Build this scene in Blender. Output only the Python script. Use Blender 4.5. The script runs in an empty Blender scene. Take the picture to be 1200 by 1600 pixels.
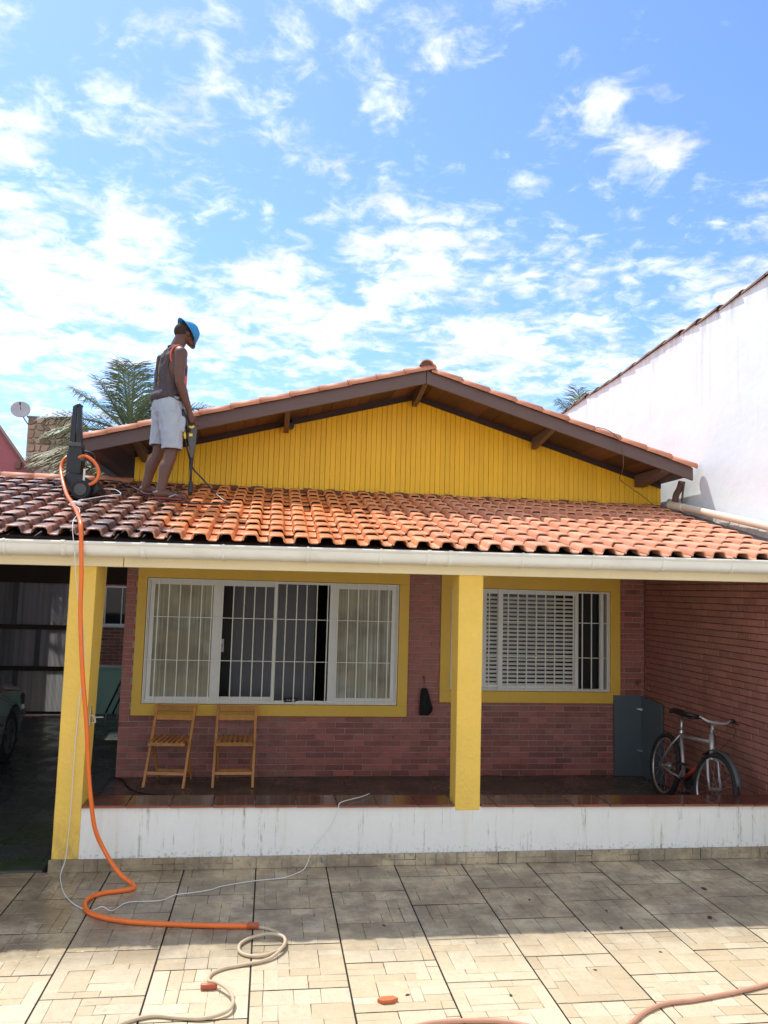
import bpy, bmesh, math, random
from mathutils import Vector, Matrix, noise
random.seed(7)
R = math.radians
sc = bpy.context.scene
col = sc.collection

# ------------------------------------------------------------------ camera
H = 2.1
cam = bpy.data.objects.new("camera", bpy.data.cameras.new("camera"))
col.objects.link(cam)
cam.data.sensor_fit = 'VERTICAL'; cam.data.sensor_height = 36.0
cam.data.lens = 36.0 * 1230 / 1600
cam.data.clip_start = 0.05; cam.data.clip_end = 2000
cam.matrix_world = Matrix(((0.98950067, -0.04132529, -0.13849421, 0),
                           (-0.14181868, -0.09294332, -0.98551966, 0),
                           (0.02785478, 0.99481343, -0.09782817, H), (0, 0, 0, 1)))
sc.camera = cam

# ------------------------------------------------------------------ world, sun, exposure
SUN = Vector((-0.33, 0.435, 1.0)).normalized()
world = bpy.data.worlds.new("World"); sc.world = world; world.use_nodes = True
nt = world.node_tree; N = nt.nodes; L = nt.links; N.clear()
def nd(t, **k):
    n = N.new(t)
    for a, b in k.items(): setattr(n, a, b)
    return n
def mth(op, a, b=None, c=None, clamp=False):
    n = nd('ShaderNodeMath', operation=op, use_clamp=clamp)
    for i, x in enumerate((a, b, c)):
        if x is None: continue
        if isinstance(x, (int, float)): n.inputs[i].default_value = x
        else: L.new(x, n.inputs[i])
    return n.outputs[0]
sky = nd('ShaderNodeTexSky', sky_type='NISHITA', sun_disc=False, sun_elevation=math.asin(SUN.z),
         sun_rotation=math.atan2(SUN.x, SUN.y), altitude=10, air_density=1.0, dust_density=0.6, ozone_density=2.5)
tc = nd('ShaderNodeTexCoord'); DIR = tc.outputs['Generated']
sep = nd('ShaderNodeSeparateXYZ'); L.new(DIR, sep.inputs[0])
zz = mth('ADD', mth('MAXIMUM', sep.outputs[2], 0.0), 0.10)
px = mth('DIVIDE', sep.outputs[0], zz); py = mth('DIVIDE', sep.outputs[1], zz)
cmb = nd('ShaderNodeCombineXYZ'); L.new(px, cmb.inputs[0]); L.new(py, cmb.inputs[1])
def wnoise(scale, detail, rough, dist, off=(0, 0, 0), sx=1, rot=0):
    mp = nd('ShaderNodeMapping'); mp.inputs['Location'].default_value = off
    mp.inputs['Scale'].default_value = (sx, 1, 1); mp.inputs['Rotation'].default_value = (0, 0, rot)
    L.new(cmb.outputs[0], mp.inputs[0])
    n = nd('ShaderNodeTexNoise'); n.inputs['Scale'].default_value = scale
    n.inputs['Detail'].default_value = detail; n.inputs['Roughness'].default_value = rough
    n.inputs['Distortion'].default_value = dist
    L.new(mp.outputs[0], n.inputs['Vector']); return n.outputs['Fac']
def blob(d, w):            # a soft weather area round one direction of the sky
    v = Vector(d).normalized()
    dp = nd('ShaderNodeVectorMath', operation='DOT_PRODUCT'); nrm = nd('ShaderNodeVectorMath', operation='NORMALIZE')
    L.new(DIR, nrm.inputs[0]); L.new(nrm.outputs[0], dp.inputs[0]); dp.inputs[1].default_value = v
    mr = nd('ShaderNodeMapRange', interpolation_type='SMOOTHSTEP')
    mr.inputs['From Min'].default_value = math.cos(w); mr.inputs['From Max'].default_value = 1.0
    L.new(dp.outputs['Value'], mr.inputs['Value']); return mr.outputs[0]
big = wnoise(0.75, 4, 0.5, 0.2, (3.1, 1.7, 0))
mid = wnoise(4.2, 9, 0.60, 0.35, (0.4, 5.2, 0), 1.0, 0.5)
fine = wnoise(13.0, 8, 0.62, 0.5, (7.7, 2.2, 0))
low = nd('ShaderNodeMapRange', interpolation_type='SMOOTHSTEP'); L.new(sep.outputs[2], low.inputs['Value'])
low.inputs['From Min'].default_value = 0.50; low.inputs['From Max'].default_value = 0.30
cov = mth('ADD', mth('MULTIPLY', mid, 0.66), mth('MULTIPLY', fine, 0.48))
cov = mth('ADD', cov, mth('MULTIPLY', big, 0.25))
cov = mth('ADD', cov, mth('MULTIPLY', low.outputs[0], 0.115))
BLOBS = [((-0.42, 0.80, 0.47), 0.22, 0.13), ((-0.18, 0.86, 0.42), 0.14, 0.02), ((0.12, 0.86, 0.40), 0.10, 0.07), ((0.45, 0.78, 0.55), 0.36, -0.045),
         ((0.02, 0.80, 0.60), 0.12, -0.02), ((0.20, 0.80, 0.60), 0.06, 0.06), ((0.34, 0.80, 0.545), 0.045, 0.11), ((0.41, 0.80, 0.50), 0.05, 0.09), ((0.62, 0.72, 0.62), 0.22, -0.07)]
for d, w, k in BLOBS: cov = mth('ADD', cov, mth('MULTIPLY', blob(d, w), k))
hz_ = nd('ShaderNodeMapRange', interpolation_type='SMOOTHSTEP'); L.new(sep.outputs[2], hz_.inputs['Value']); hz_.inputs['From Min'].default_value = 0.30; hz_.inputs['From Max'].default_value = 0.16
cov = mth('ADD', cov, mth('MULTIPLY', hz_.outputs[0], -0.10))
fill_cloud = nd('ShaderNodeMapRange', interpolation_type='SMOOTHSTEP'); L.new(sep.outputs[1], fill_cloud.inputs['Value']); fill_cloud.inputs['From Min'].default_value = 0.25; fill_cloud.inputs['From Max'].default_value = -0.45
cov = mth('ADD', cov, mth('MULTIPLY', fill_cloud.outputs[0], 0.13))   # extra unseen cloud behind the camera, added to fill the shaded house front
cl = nd('ShaderNodeMapRange', interpolation_type='SMOOTHSTEP'); L.new(cov, cl.inputs['Value'])
cl.inputs['From Min'].default_value = 0.675; cl.inputs['From Max'].default_value = 0.90
clf = mth('MULTIPLY', cl.outputs[0], 0.93)
tint = nd('ShaderNodeMix', data_type='RGBA', blend_type='MULTIPLY'); tint.inputs[0].default_value = 1.0
L.new(sky.outputs[0], tint.inputs[6]); tint.inputs[7].default_value = (0.60, 0.70, 0.88, 1)
mx = nd('ShaderNodeMix', data_type='RGBA'); L.new(clf, mx.inputs[0]); L.new(tint.outputs[2], mx.inputs[6])
cb = nd('ShaderNodeMapRange'); L.new(wnoise(5.0, 7, 0.6, 0.4, (2.2, 9.1, 0)), cb.inputs['Value']); cb.inputs['From Min'].default_value = 0.35; cb.inputs['From Max'].default_value = 0.65
cb.inputs['To Min'].default_value = 3.5; cb.inputs['To Max'].default_value = 5.0
cs = nd('ShaderNodeVectorMath', operation='SCALE'); cs.inputs[0].default_value = (0.97, 1.0, 1.02); L.new(cb.outputs[0], cs.inputs['Scale']); L.new(cs.outputs[0], mx.inputs[7])
bg = nd('ShaderNodeBackground'); bg.inputs['Strength'].default_value = 0.15
L.new(mx.outputs[2], bg.inputs[0]); wo = nd('ShaderNodeOutputWorld'); L.new(bg.outputs[0], wo.inputs[0])

sl = bpy.data.lights.new("sun", 'SUN'); sl.energy = 2.3; sl.angle = R(0.55); sl.color = (1.0, 0.965, 0.90)
so = bpy.data.objects.new("sun", sl); col.objects.link(so); so.location = (-3, 6, 14)
so.rotation_euler = SUN.to_track_quat('Z', 'Y').to_euler()
vs = sc.view_settings; vs.view_transform = 'Standard'; vs.look = 'None'; vs.exposure = 1.0; vs.gamma = 1; vs.use_curve_mapping = False
sc.cycles.max_bounces = 10; sc.cycles.diffuse_bounces = 6
sc.cycles.use_denoising = True

# ------------------------------------------------------------------ materials
def mat(name, c, rough=0.65, var=0.12, scale=6.0, bump=0.15, bscale=60.0, rnd=0.0, metal=0.0, spec=0.5, coat=0.0, extra=None, grain=None):
    m = bpy.data.materials.new(name); m.use_nodes = True
    t = m.node_tree; n = t.nodes; l = t.links; b = n['Principled BSDF']
    b.inputs['Roughness'].default_value = rough; b.inputs['Metallic'].default_value = metal
    b.inputs['Specular IOR Level'].default_value = spec; b.inputs['Coat Weight'].default_value = coat
    geo = n.new('ShaderNodeNewGeometry'); P = geo.outputs['Position']
    if grain:
        mp = n.new('ShaderNodeMapping'); mp.inputs['Scale'].default_value = grain; l.new(P, mp.inputs[0]); PV = mp.outputs[0]
    else: PV = P
    no = n.new('ShaderNodeTexNoise'); no.inputs['Scale'].default_value = scale; no.inputs['Detail'].default_value = 8
    no.inputs['Roughness'].default_value = 0.65; l.new(PV, no.inputs['Vector'])
    mr = n.new('ShaderNodeMapRange'); l.new(no.outputs['Fac'], mr.inputs['Value'])
    mr.inputs['From Min'].default_value = 0.25; mr.inputs['From Max'].default_value = 0.75
    mr.inputs['To Min'].default_value = 1 - var; mr.inputs['To Max'].default_value = 1 + var
    val = mr.outputs[0]
    if rnd:
        oi = n.new('ShaderNodeObjectInfo'); m2 = n.new('ShaderNodeMapRange'); l.new(oi.outputs['Random'], m2.inputs['Value'])
        m2.inputs['To Min'].default_value = 1 - rnd; m2.inputs['To Max'].default_value = 1 + rnd
        mu = n.new('ShaderNodeMath'); mu.operation = 'MULTIPLY'; l.new(val, mu.inputs[0]); l.new(m2.outputs[0], mu.inputs[1]); val = mu.outputs[0]
    vm = n.new('ShaderNodeVectorMath'); vm.operation = 'SCALE'; vm.inputs[0].default_value = c; l.new(val, vm.inputs['Scale'])
    out = vm.outputs[0]
    if bump:
        n2 = n.new('ShaderNodeTexNoise'); n2.inputs['Scale'].default_value = bscale; n2.inputs['Detail'].default_value = 5; l.new(PV, n2.inputs['Vector'])
        bp = n.new('ShaderNodeBump'); bp.inputs['Strength'].default_value = bump; bp.inputs['Distance'].default_value = 0.01
        l.new(n2.outputs['Fac'], bp.inputs['Height']); l.new(bp.outputs[0], b.inputs['Normal'])
    if extra: out = extra(m, t, n, l, b, P, out)
    l.new(out, b.inputs['Base Color'])
    return m
def mixc(n, l, fac, a, b2, blend='MIX'):
    x = n.new('ShaderNodeMix'); x.data_type = 'RGBA'; x.blend_type = blend
    for i, s in ((0, fac), (6, a), (7, b2)):
        if hasattr(s, 'is_linked') or hasattr(s, 'links'): l.new(s, x.inputs[i])
        elif i == 0: x.inputs[0].default_value = s
        else: x.inputs[i].default_value = (*s, 1)
    return x.outputs[2]
def nz(n, l, P, scale, lo, hi, detail=6, stretch=None, rough=0.6, dist=0.0):
    if stretch:
        mp = n.new('ShaderNodeMapping'); mp.inputs['Scale'].default_value = stretch; l.new(P, mp.inputs[0]); P = mp.outputs[0]
    a = n.new('ShaderNodeTexNoise'); a.inputs['Scale'].default_value = scale; a.inputs['Detail'].default_value = detail
    a.inputs['Roughness'].default_value = rough; a.inputs['Distortion'].default_value = dist; l.new(P, a.inputs['Vector'])
    r = n.new('ShaderNodeMapRange'); r.interpolation_type = 'SMOOTHSTEP'; l.new(a.outputs['Fac'], r.inputs['Value'])
    r.inputs['From Min'].default_value = lo; r.inputs['From Max'].default_value = hi
    return r.outputs[0]
def axis(n, l, P, i, lo, hi):
    s = n.new('ShaderNodeSeparateXYZ'); l.new(P, s.inputs[0])
    r = n.new('ShaderNodeMapRange'); r.interpolation_type = 'SMOOTHSTEP'; l.new(s.outputs[i], r.inputs['Value'])
    r.inputs['From Min'].default_value = lo; r.inputs['From Max'].default_value = hi
    return r.outputs[0]
def mm(n, l, op, a, b):
    x = n.new('ShaderNodeMath'); x.operation = op; x.use_clamp = True
    for i, s in enumerate((a, b)):
        if isinstance(s, (int, float)): x.inputs[i].default_value = s
        else: l.new(s, x.inputs[i])
    return x.outputs[0]

def ex_patio(m, t, n, l, b, P, out):
    at = n.new('ShaderNodeAttribute'); at.attribute_name = 'tone'
    base = mixc(n, l, at.outputs['Fac'], (0.54, 0.425, 0.265), (0.62, 0.53, 0.37))
    vein = nz(n, l, P, 26, 0.48, 0.72, 8, None, 0.7, 1.2)
    base = mixc(n, l, mm(n, l, 'MULTIPLY', vein, 0.45), base, (0.47, 0.29, 0.12))
    pit = nz(n, l, P, 160, 0.66, 0.74, 3)
    base = mixc(n, l, mm(n, l, 'MULTIPLY', pit, 0.55), base, (0.13, 0.085, 0.045))
    grime_shade = mm(n, l, 'MULTIPLY', nz(n, l, P, 3.2, 0.28, 0.62, 9, None, 0.72), axis(n, l, P, 1, 4.4, 5.2))
    base = mixc(n, l, mm(n, l, 'MULTIPLY', grime_shade, 0.80), base, (0.185, 0.145, 0.105))  # real dirt, deepened to put the eaves shade strip into the colour
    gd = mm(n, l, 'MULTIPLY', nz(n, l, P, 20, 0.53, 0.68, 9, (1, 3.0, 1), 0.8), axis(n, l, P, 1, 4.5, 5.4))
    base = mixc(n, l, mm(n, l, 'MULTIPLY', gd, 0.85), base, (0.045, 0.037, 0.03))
    wet = mm(n, l, 'MULTIPLY', axis(n, l, P, 0, 0.3, -0.9), nz(n, l, P, 1.6, 0.30, 0.52, 5))
    wet = mm(n, l, 'MULTIPLY', wet, axis(n, l, P, 1, 4.55, 5.1))
    base = mixc(n, l, mm(n, l, 'MULTIPLY', wet, 0.35), base, (0.22, 0.15, 0.07))
    r = n.new('ShaderNodeMapRange'); l.new(wet, r.inputs['Value']); r.inputs['To Min'].default_value = 0.55; r.inputs['To Max'].default_value = 0.14
    l.new(r.outputs[0], b.inputs['Roughness'])
    return mixc(n, l, 1.0, base, out, 'MULTIPLY')
M = {}
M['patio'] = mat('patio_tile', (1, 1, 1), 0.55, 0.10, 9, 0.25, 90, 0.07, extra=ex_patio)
M['patio_joint'] = mat('patio_joint', (0.022, 0.017, 0.014), 0.9, 0.3, 20)
M['cell_joint'] = mat('cell_joint', (0.085, 0.055, 0.03), 0.9, 0.8, 12)
M['soil'] = mat('soil', (0.035, 0.028, 0.022), 0.95, 0.3, 8)
M['ground'] = mat('ground', (0.42, 0.36, 0.27), 0.9, 0.2, 0.8)

def ex_white(m, t, n, l, b, P, out):
    drip = mm(n, l, 'MULTIPLY', nz(n, l, P, 26, 0.53, 0.63, 6, (1, 1, 0.035), 0.8), nz(n, l, P, 2.0, 0.40, 0.56, 3, (1, 1, 0.1)))
    brk = nz(n, l, P, 30, 0.42, 0.66, 6, (1, 1, 0.25), 0.8)
    d = mm(n, l, 'MULTIPLY', drip, brk)
    out = mixc(n, l, mm(n, l, 'MULTIPLY', d, 0.72), out, (0.20, 0.165, 0.10))
    y = mm(n, l, 'MULTIPLY', nz(n, l, P, 6, 0.50, 0.72, 5, (1, 1, 0.08)), nz(n, l, P, 14, 0.35, 0.6, 5, (1, 1, 0.1)))
    out = mixc(n, l, mm(n, l, 'MULTIPLY', y, 0.35), out, (0.60, 0.50, 0.28))
    e = mm(n, l, 'MULTIPLY', axis(n, l, P, 2, 0.17, 0.09), nz(n, l, P, 40, 0.52, 0.66, 6))
    return mixc(n, l, mm(n, l, 'MULTIPLY', e, 0.6), out, (0.25, 0.24, 0.22))
M['white_wall'] = mat('white_low_wall_paint', (0.82, 0.81, 0.76), 0.6, 0.03, 3, 0.3, 25, extra=ex_white)
def ex_stucco(m, t, n, l, b, P, out):
    a = nz(n, l, P, 1.3, 0.45, 0.8, 6, (1, 1, 1.5))
    out = mixc(n, l, mm(n, l, 'MULTIPLY', a, 0.25), out, (0.60, 0.60, 0.60))
    g = mm(n, l, 'MULTIPLY', axis(n, l, P, 2, 4.9, 5.3), nz(n, l, P, 9, 0.4, 0.7, 6, (1, 1, 0.3)))
    out = mixc(n, l, mm(n, l, 'MULTIPLY', g, 0.6), out, (0.35, 0.32, 0.30))
    st = mm(n, l, 'MULTIPLY', nz(n, l, P, 9, 0.56, 0.72, 6, (1, 1, 0.06)), axis(n, l, P, 2, 3.2, 5.2))
    out = mixc(n, l, mm(n, l, 'MULTIPLY', st, 0.30), out, (0.40, 0.38, 0.34))
    n2 = n.new('ShaderNodeTexNoise'); n2.inputs['Scale'].default_value = 2.4; n2.inputs['Detail'].default_value = 6; l.new(P, n2.inputs['Vector'])
    n3 = n.new('ShaderNodeTexNoise'); n3.inputs['Scale'].default_value = 40; n3.inputs['Detail'].default_value = 4; l.new(P, n3.inputs['Vector'])
    ad = n.new('ShaderNodeMath'); ad.operation = 'MULTIPLY_ADD'; l.new(n3.outputs['Fac'], ad.inputs[0]); ad.inputs[1].default_value = 0.06; l.new(n2.outputs['Fac'], ad.inputs[2])
    bp = n.new('ShaderNodeBump'); bp.inputs['Strength'].default_value = 0.22; bp.inputs['Distance'].default_value = 0.06
    l.new(ad.outputs[0], bp.inputs['Height']); l.new(bp.outputs[0], b.inputs['Normal'])
    return out
M['stucco'] = mat('white_stucco', (0.80, 0.86, 0.88), 0.75, 0.03, 2, 0.0, extra=ex_stucco)
def ex_yel(m, t, n, l, b, P, out):
    s = nz(n, l, P, 7, 0.50, 0.75, 7, (1, 1, 0.3))
    out = mixc(n, l, mm(n, l, 'MULTIPLY', s, 0.25), out, (0.60, 0.44, 0.20))
    c = nz(n, l, P, 45, 0.68, 0.74, 4)
    out = mixc(n, l, mm(n, l, 'MULTIPLY', c, 0.5), out, (0.45, 0.33, 0.18))
    f = mm(n, l, 'MULTIPLY', axis(n, l, P, 2, 0.45, 0.09), nz(n, l, P, 16, 0.40, 0.66, 7, (1, 1, 0.5)))
    return mixc(n, l, mm(n, l, 'MULTIPLY', f, 0.5), out, (0.30, 0.22, 0.12))
M['yellow'] = mat('yellow_plaster', (0.86, 0.56, 0.095), 0.6, 0.07, 3, 0.6, 35, extra=ex_yel)
M['surround'] = mat('ochre_plaster', (0.80, 0.50, 0.07), 0.6, 0.05, 3, 0.25, 25, extra=ex_yel)
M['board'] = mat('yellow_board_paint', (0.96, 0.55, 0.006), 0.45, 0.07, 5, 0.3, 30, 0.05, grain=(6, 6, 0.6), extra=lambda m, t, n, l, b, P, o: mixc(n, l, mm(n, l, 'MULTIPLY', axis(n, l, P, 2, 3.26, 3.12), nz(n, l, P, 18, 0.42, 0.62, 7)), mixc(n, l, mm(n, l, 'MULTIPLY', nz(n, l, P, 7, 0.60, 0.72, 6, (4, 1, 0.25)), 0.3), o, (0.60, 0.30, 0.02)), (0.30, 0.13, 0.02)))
M['fascia'] = mat('cream_beam_paint', (0.82, 0.70, 0.45), 0.6, 0.05, 3, 0.2, 30, extra=lambda m, t, n, l, b, P, o: mixc(n, l, mm(n, l, 'MULTIPLY', nz(n, l, P, 60, 0.70, 0.76, 3), 0.8), o, (0.12, 0.09, 0.06)))
M['gutter'] = mat('cream_plastic', (0.80, 0.77, 0.68), 0.35, 0.06, 4, 0.05, 30, extra=lambda m, t, n, l, b, P, o: mixc(n, l, mm(n, l, 'MULTIPLY', nz(n, l, P, 8, 0.5, 0.8, 6, (0.3, 1, 1)), 0.35), o, (0.42, 0.36, 0.25)))
M['pipe'] = mat('ivory_pipe', (0.72, 0.64, 0.50), 0.35, 0.04, 4, 0.0)
def ex_brick(m, t, n, l, b, P, out):
    pale = mm(n, l, 'MULTIPLY', nz(n, l, P, 1.1, 0.42, 0.62, 4), nz(n, l, P, 9, 0.30, 0.70, 8))
    out = mixc(n, l, mm(n, l, 'MULTIPLY', pale, 0.55), out, (0.36, 0.20, 0.155))
    dk = nz(n, l, P, 25, 0.58, 0.74, 6)
    return mixc(n, l, mm(n, l, 'MULTIPLY', dk, 0.45), out, (0.06, 0.025, 0.022))
M['brick'] = mat('painted_red_brick', (0.33, 0.10, 0.08), 0.5, 0.20, 5, 0.5, 70, 0.34, extra=ex_brick)
M['brick_side'] = mat('painted_red_brick_side', (0.36, 0.145, 0.115), 0.5, 0.18, 3, 0.5, 70, 0.16, extra=ex_brick)
M['mortar'] = mat('grey_mortar', (0.42, 0.33, 0.30), 0.9, 0.25, 8, 0.4, 60)
M['mortar_dark'] = mat('dark_mortar', (0.17, 0.09, 0.08), 0.9, 0.35, 8, 0.4, 60)
def ex_tile(m, t, n, l, b, P, out):
    oi = n.new('ShaderNodeObjectInfo')
    hue = n.new('ShaderNodeMath'); hue.operation = 'FRACT'; mu = n.new('ShaderNodeMath'); mu.operation = 'MULTIPLY'
    l.new(oi.outputs['Random'], mu.inputs[0]); mu.inputs[1].default_value = 7.3; l.new(mu.outputs[0], hue.inputs[0])
    wetc = mixc(n, l, hue.outputs[0], (0.68, 0.22, 0.065), (0.76, 0.29, 0.10))
    dryc = mixc(n, l, hue.outputs[0], (0.66, 0.29, 0.165), (0.76, 0.37, 0.22))
    sp = n.new('ShaderNodeSeparateXYZ'); l.new(P, sp.inputs[0])
    wob = n.new('ShaderNodeTexNoise'); wob.inputs['Scale'].default_value = 3; l.new(P, wob.inputs['Vector'])
    xx = n.new('ShaderNodeMath'); xx.operation = 'MULTIPLY_ADD'; l.new(wob.outputs['Fac'], xx.inputs[0]); xx.inputs[1].default_value = 1.1; l.new(sp.outputs[0], xx.inputs[2])
    dr = n.new('ShaderNodeMapRange'); l.new(xx.outputs[0], dr.inputs['Value']); dr.inputs['From Min'].default_value = 1.1; dr.inputs['From Max'].default_value = 2.6
    base = mixc(n, l, dr.outputs[0], wetc, dryc)
    base = mixc(n, l, mm(n, l, 'MULTIPLY', nz(n, l, P, 30, 0.5, 0.75, 7), 0.22), base, (0.36, 0.12, 0.05))
    # unwashed algae and soot on the left, a ragged border where the washing has got to
    x2 = n.new('ShaderNodeMath'); x2.operation = 'MULTIPLY_ADD'; l.new(oi.outputs['Random'], x2.inputs[0]); x2.inputs[1].default_value = 0.22; l.new(xx.outputs[0], x2.inputs[2])
    dm = n.new('ShaderNodeMapRange'); dm.interpolation_type = 'SMOOTHSTEP'; l.new(x2.outputs[0], dm.inputs['Value']); dm.inputs['From Min'].default_value = -0.14; dm.inputs['From Max'].default_value = -0.34
    al = nz(n, l, P, 9, 0.42, 0.56, 9, None, 0.72)
    al2 = nz(n, l, P, 3.0, 0.48, 0.66, 4)
    dirt = mm(n, l, 'MULTIPLY', dm.outputs[0], mm(n, l, 'MAXIMUM', al, al2))
    dirty = mixc(n, l, mm(n, l, 'MULTIPLY', dm.outputs[0], 0.75), base, (0.40, 0.185, 0.13))
    base = mixc(n, l, mm(n, l, 'MULTIPLY', dirt, 0.93), dirty, (0.058, 0.034, 0.032))
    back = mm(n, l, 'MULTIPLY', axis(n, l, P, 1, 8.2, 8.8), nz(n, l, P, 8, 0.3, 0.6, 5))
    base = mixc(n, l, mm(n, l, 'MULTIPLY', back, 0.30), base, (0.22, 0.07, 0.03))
    rr = n.new('ShaderNodeMapRange'); l.new(dr.outputs[0], rr.inputs['Value']); rr.inputs['To Min'].default_value = 0.42; rr.inputs['To Max'].default_value = 0.6
    l.new(rr.outputs[0], b.inputs['Roughness'])
    return mixc(n, l, 1.0, base, out, 'MULTIPLY')
M['roof_tile'] = mat('terracotta_roof_tile', (1, 1, 1), 0.4, 0.14, 12, 0.3, 80, 0.10, extra=ex_tile)
M['rake'] = mat('terracotta_rake_tile', (0.60, 0.235, 0.12), 0.6, 0.12, 7, 0.3, 60, 0.10, extra=lambda m, t, n, l, b, P, o: mixc(n, l, mm(n, l, 'MULTIPLY', nz(n, l, P, 20, 0.5, 0.7, 6), 0.35), o, (0.33, 0.12, 0.06)))
M['old_tile'] = mat('old_clay_tile', (0.20, 0.105, 0.075), 0.85, 0.3, 9, 0.4, 50, 0.15)
M['far_tile'] = mat('far_clay_tile', (0.50, 0.19, 0.10), 0.75, 0.2, 5, 0.2, 50, 0.15)
M['barge'] = mat('brown_painted_wood', (0.125, 0.078, 0.068), 0.5, 0.10, 4, 0.2, 40, grain=(0.5, 1, 6))
M['soffit'] = mat('brown_soffit_wood', (0.10, 0.042, 0.027), 0.6, 0.25, 5, 0.2, 40, 0.55, grain=(6, 0.5, 6))
M['darkwood'] = mat('dark_wood', (0.045, 0.025, 0.020), 0.65, 0.2, 5)
M['pine'] = mat('varnished_pine', (0.56, 0.245, 0.065), 0.38, 0.22, 4, 0.15, 40, 0.10, grain=(5, 5, 5), coat=0.25,
               extra=lambda m, t, n, l, b, P, o: mixc(n, l, mm(n, l, 'MULTIPLY', nz(n, l, P, 9, 0.66, 0.74, 3, (1, 1, 3)), 0.8), o, (0.16, 0.045, 0.015)))
def ex_floor(m, t, n, l, b, P, out):
    w = nz(n, l, P, 2.2, 0.35, 0.62, 4)
    r = n.new('ShaderNodeMapRange'); l.new(w, r.inputs['Value']); r.inputs['To Min'].default_value = 0.16; r.inputs['To Max'].default_value = 0.42
    l.new(r.outputs[0], b.inputs['Roughness']); return out
M['porch_floor'] = mat('wet_brown_floor_tile', (0.105, 0.082, 0.07), 0.25, 0.25, 3, 0.12, 30, 0.06, extra=ex_floor)
M['garage_floor'] = mat('wet_green_floor_tile', (0.055, 0.065, 0.058), 0.22, 0.3, 2.5, 0.12, 30, 0.08, extra=lambda m, t, n, l, b, P, o: ex_floor(m, t, n, l, b, P, mixc(n, l, mm(n, l, 'MULTIPLY', nz(n, l, P, 2.5, 0.4, 0.62, 7), axis(n, l, P, 1, 8.2, 6.8)), o, (0.035, 0.055, 0.022))))
M['floor_joint'] = mat('floor_joint', (0.11, 0.10, 0.09), 0.8, 0.2, 5)
M['coping'] = mat('glazed_red_brown_tile', (0.11, 0.032, 0.02), 0.22, 0.45, 7, 0.12, 12, 0.30, coat=0.3, extra=lambda m, t, n, l, b, P, o: mixc(n, l, mm(n, l, 'MULTIPLY', nz(n, l, P, 6, 0.5, 0.7, 6), 0.6), o, (0.05, 0.025, 0.02)))
M['coping_edge'] = mat('unglazed_tile_edge', (0.30, 0.075, 0.035), 0.6, 0.3, 10)
M['alu'] = mat('white_aluminium', (0.78, 0.78, 0.76), 0.30, 0.05, 4, 0.05, 20, metal=0.0)
M['steel'] = mat('mill_aluminium', (0.62, 0.62, 0.62), 0.32, 0.08, 6, 0.0, metal=0.85)
M['grille'] = mat('cream_grille_paint', (0.86, 0.83, 0.72), 0.4, 0.08, 9, 0.0)
M['black'] = mat('black_plastic', (0.012, 0.012, 0.014), 0.38, 0.2, 6, 0.08, 40)
M['bagcloth'] = mat('black_cloth', (0.008, 0.008, 0.009), 0.9, 0.2, 20, 0.2, 90)
M['rubber'] = mat('black_rubber', (0.022, 0.022, 0.023), 0.75, 0.2, 20)
M['greyplastic'] = mat('dark_grey_plastic', (0.075, 0.078, 0.085), 0.45, 0.1, 10)
M['yplastic'] = mat('yellow_plastic', (0.80, 0.62, 0.06), 0.4, 0.05, 10)
M['orange_hose'] = mat('orange_hose', (0.85, 0.17, 0.022), 0.32, 0.08, 12, 0.0)
M['beige_hose'] = mat('beige_hose', (0.56, 0.44, 0.29), 0.5, 0.12, 12, 0.0)
M['pink_hose'] = mat('pinkish_hose', (0.55, 0.28, 0.18), 0.5, 0.12, 12, 0.0)
M['coupling'] = mat('red_brown_coupling', (0.42, 0.09, 0.03), 0.4, 0.1, 20, 0.0)
M['white_cable'] = mat('white_cable', (0.72, 0.72, 0.70), 0.5, 0.05, 10, 0.0)
M['wall_in'] = mat('grey_interior_wall', (0.22, 0.225, 0.245), 0.8, 0.04, 2)
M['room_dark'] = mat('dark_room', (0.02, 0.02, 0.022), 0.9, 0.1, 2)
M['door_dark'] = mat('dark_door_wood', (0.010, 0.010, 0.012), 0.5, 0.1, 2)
M['slate'] = mat('slate_blue_paint', (0.088, 0.118, 0.135), 0.5, 0.10, 4, 0.1, 30)
M['concrete'] = mat('concrete', (0.30, 0.28, 0.25), 0.9, 0.2, 4)
M['green'] = mat('pale_green_paint', (0.42, 0.72, 0.60), 0.7, 0.05, 3)
M['pink'] = mat('pink_paint', (0.44, 0.135, 0.15), 0.8, 0.10, 2)
M['stone'] = mat('rubble_stone', (0.42, 0.34, 0.24), 0.85, 0.25, 5, 0.6, 30, 0.45)
M['stone_mortar'] = mat('pale_mortar', (0.50, 0.46, 0.40), 0.9, 0.2, 8)
M['dish'] = mat('dish_grey', (0.52, 0.52, 0.52), 0.5, 0.08, 4)
M['trunk'] = mat('palm_trunk', (0.16, 0.11, 0.07), 0.9, 0.3, 8)
M['frond'] = mat('palm_leaf', (0.15, 0.21, 0.10), 0.5, 0.35, 2.5, 0.0, rnd=0.3)
M['frond_dry'] = mat('dry_palm_leaf', (0.26, 0.25, 0.13), 0.6, 0.35, 2.5, 0.0, rnd=0.2)
M['skin'] = mat('brown_skin', (0.115, 0.050, 0.032), 0.48, 0.12, 9, 0.08, 120)
M['hair'] = mat('short_black_hair', (0.035, 0.022, 0.017), 0.9, 0.3, 60, 0.4, 300)
def ex_shirt(m, t, n, l, b, P, out):
    return mixc(n, l, mm(n, l, 'MULTIPLY', nz(n, l, P, 14, 0.5, 0.75, 5, (1, 1, 0.3)), 0.35), out, (0.13, 0.10, 0.10))
M['shirt'] = mat('charcoal_vest', (0.062, 0.046, 0.052), 0.85, 0.10, 6, 0.4, 22, extra=ex_shirt)
M['orange_trim'] = mat('orange_trim', (0.72, 0.13, 0.07), 0.8, 0.05, 10)
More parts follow.
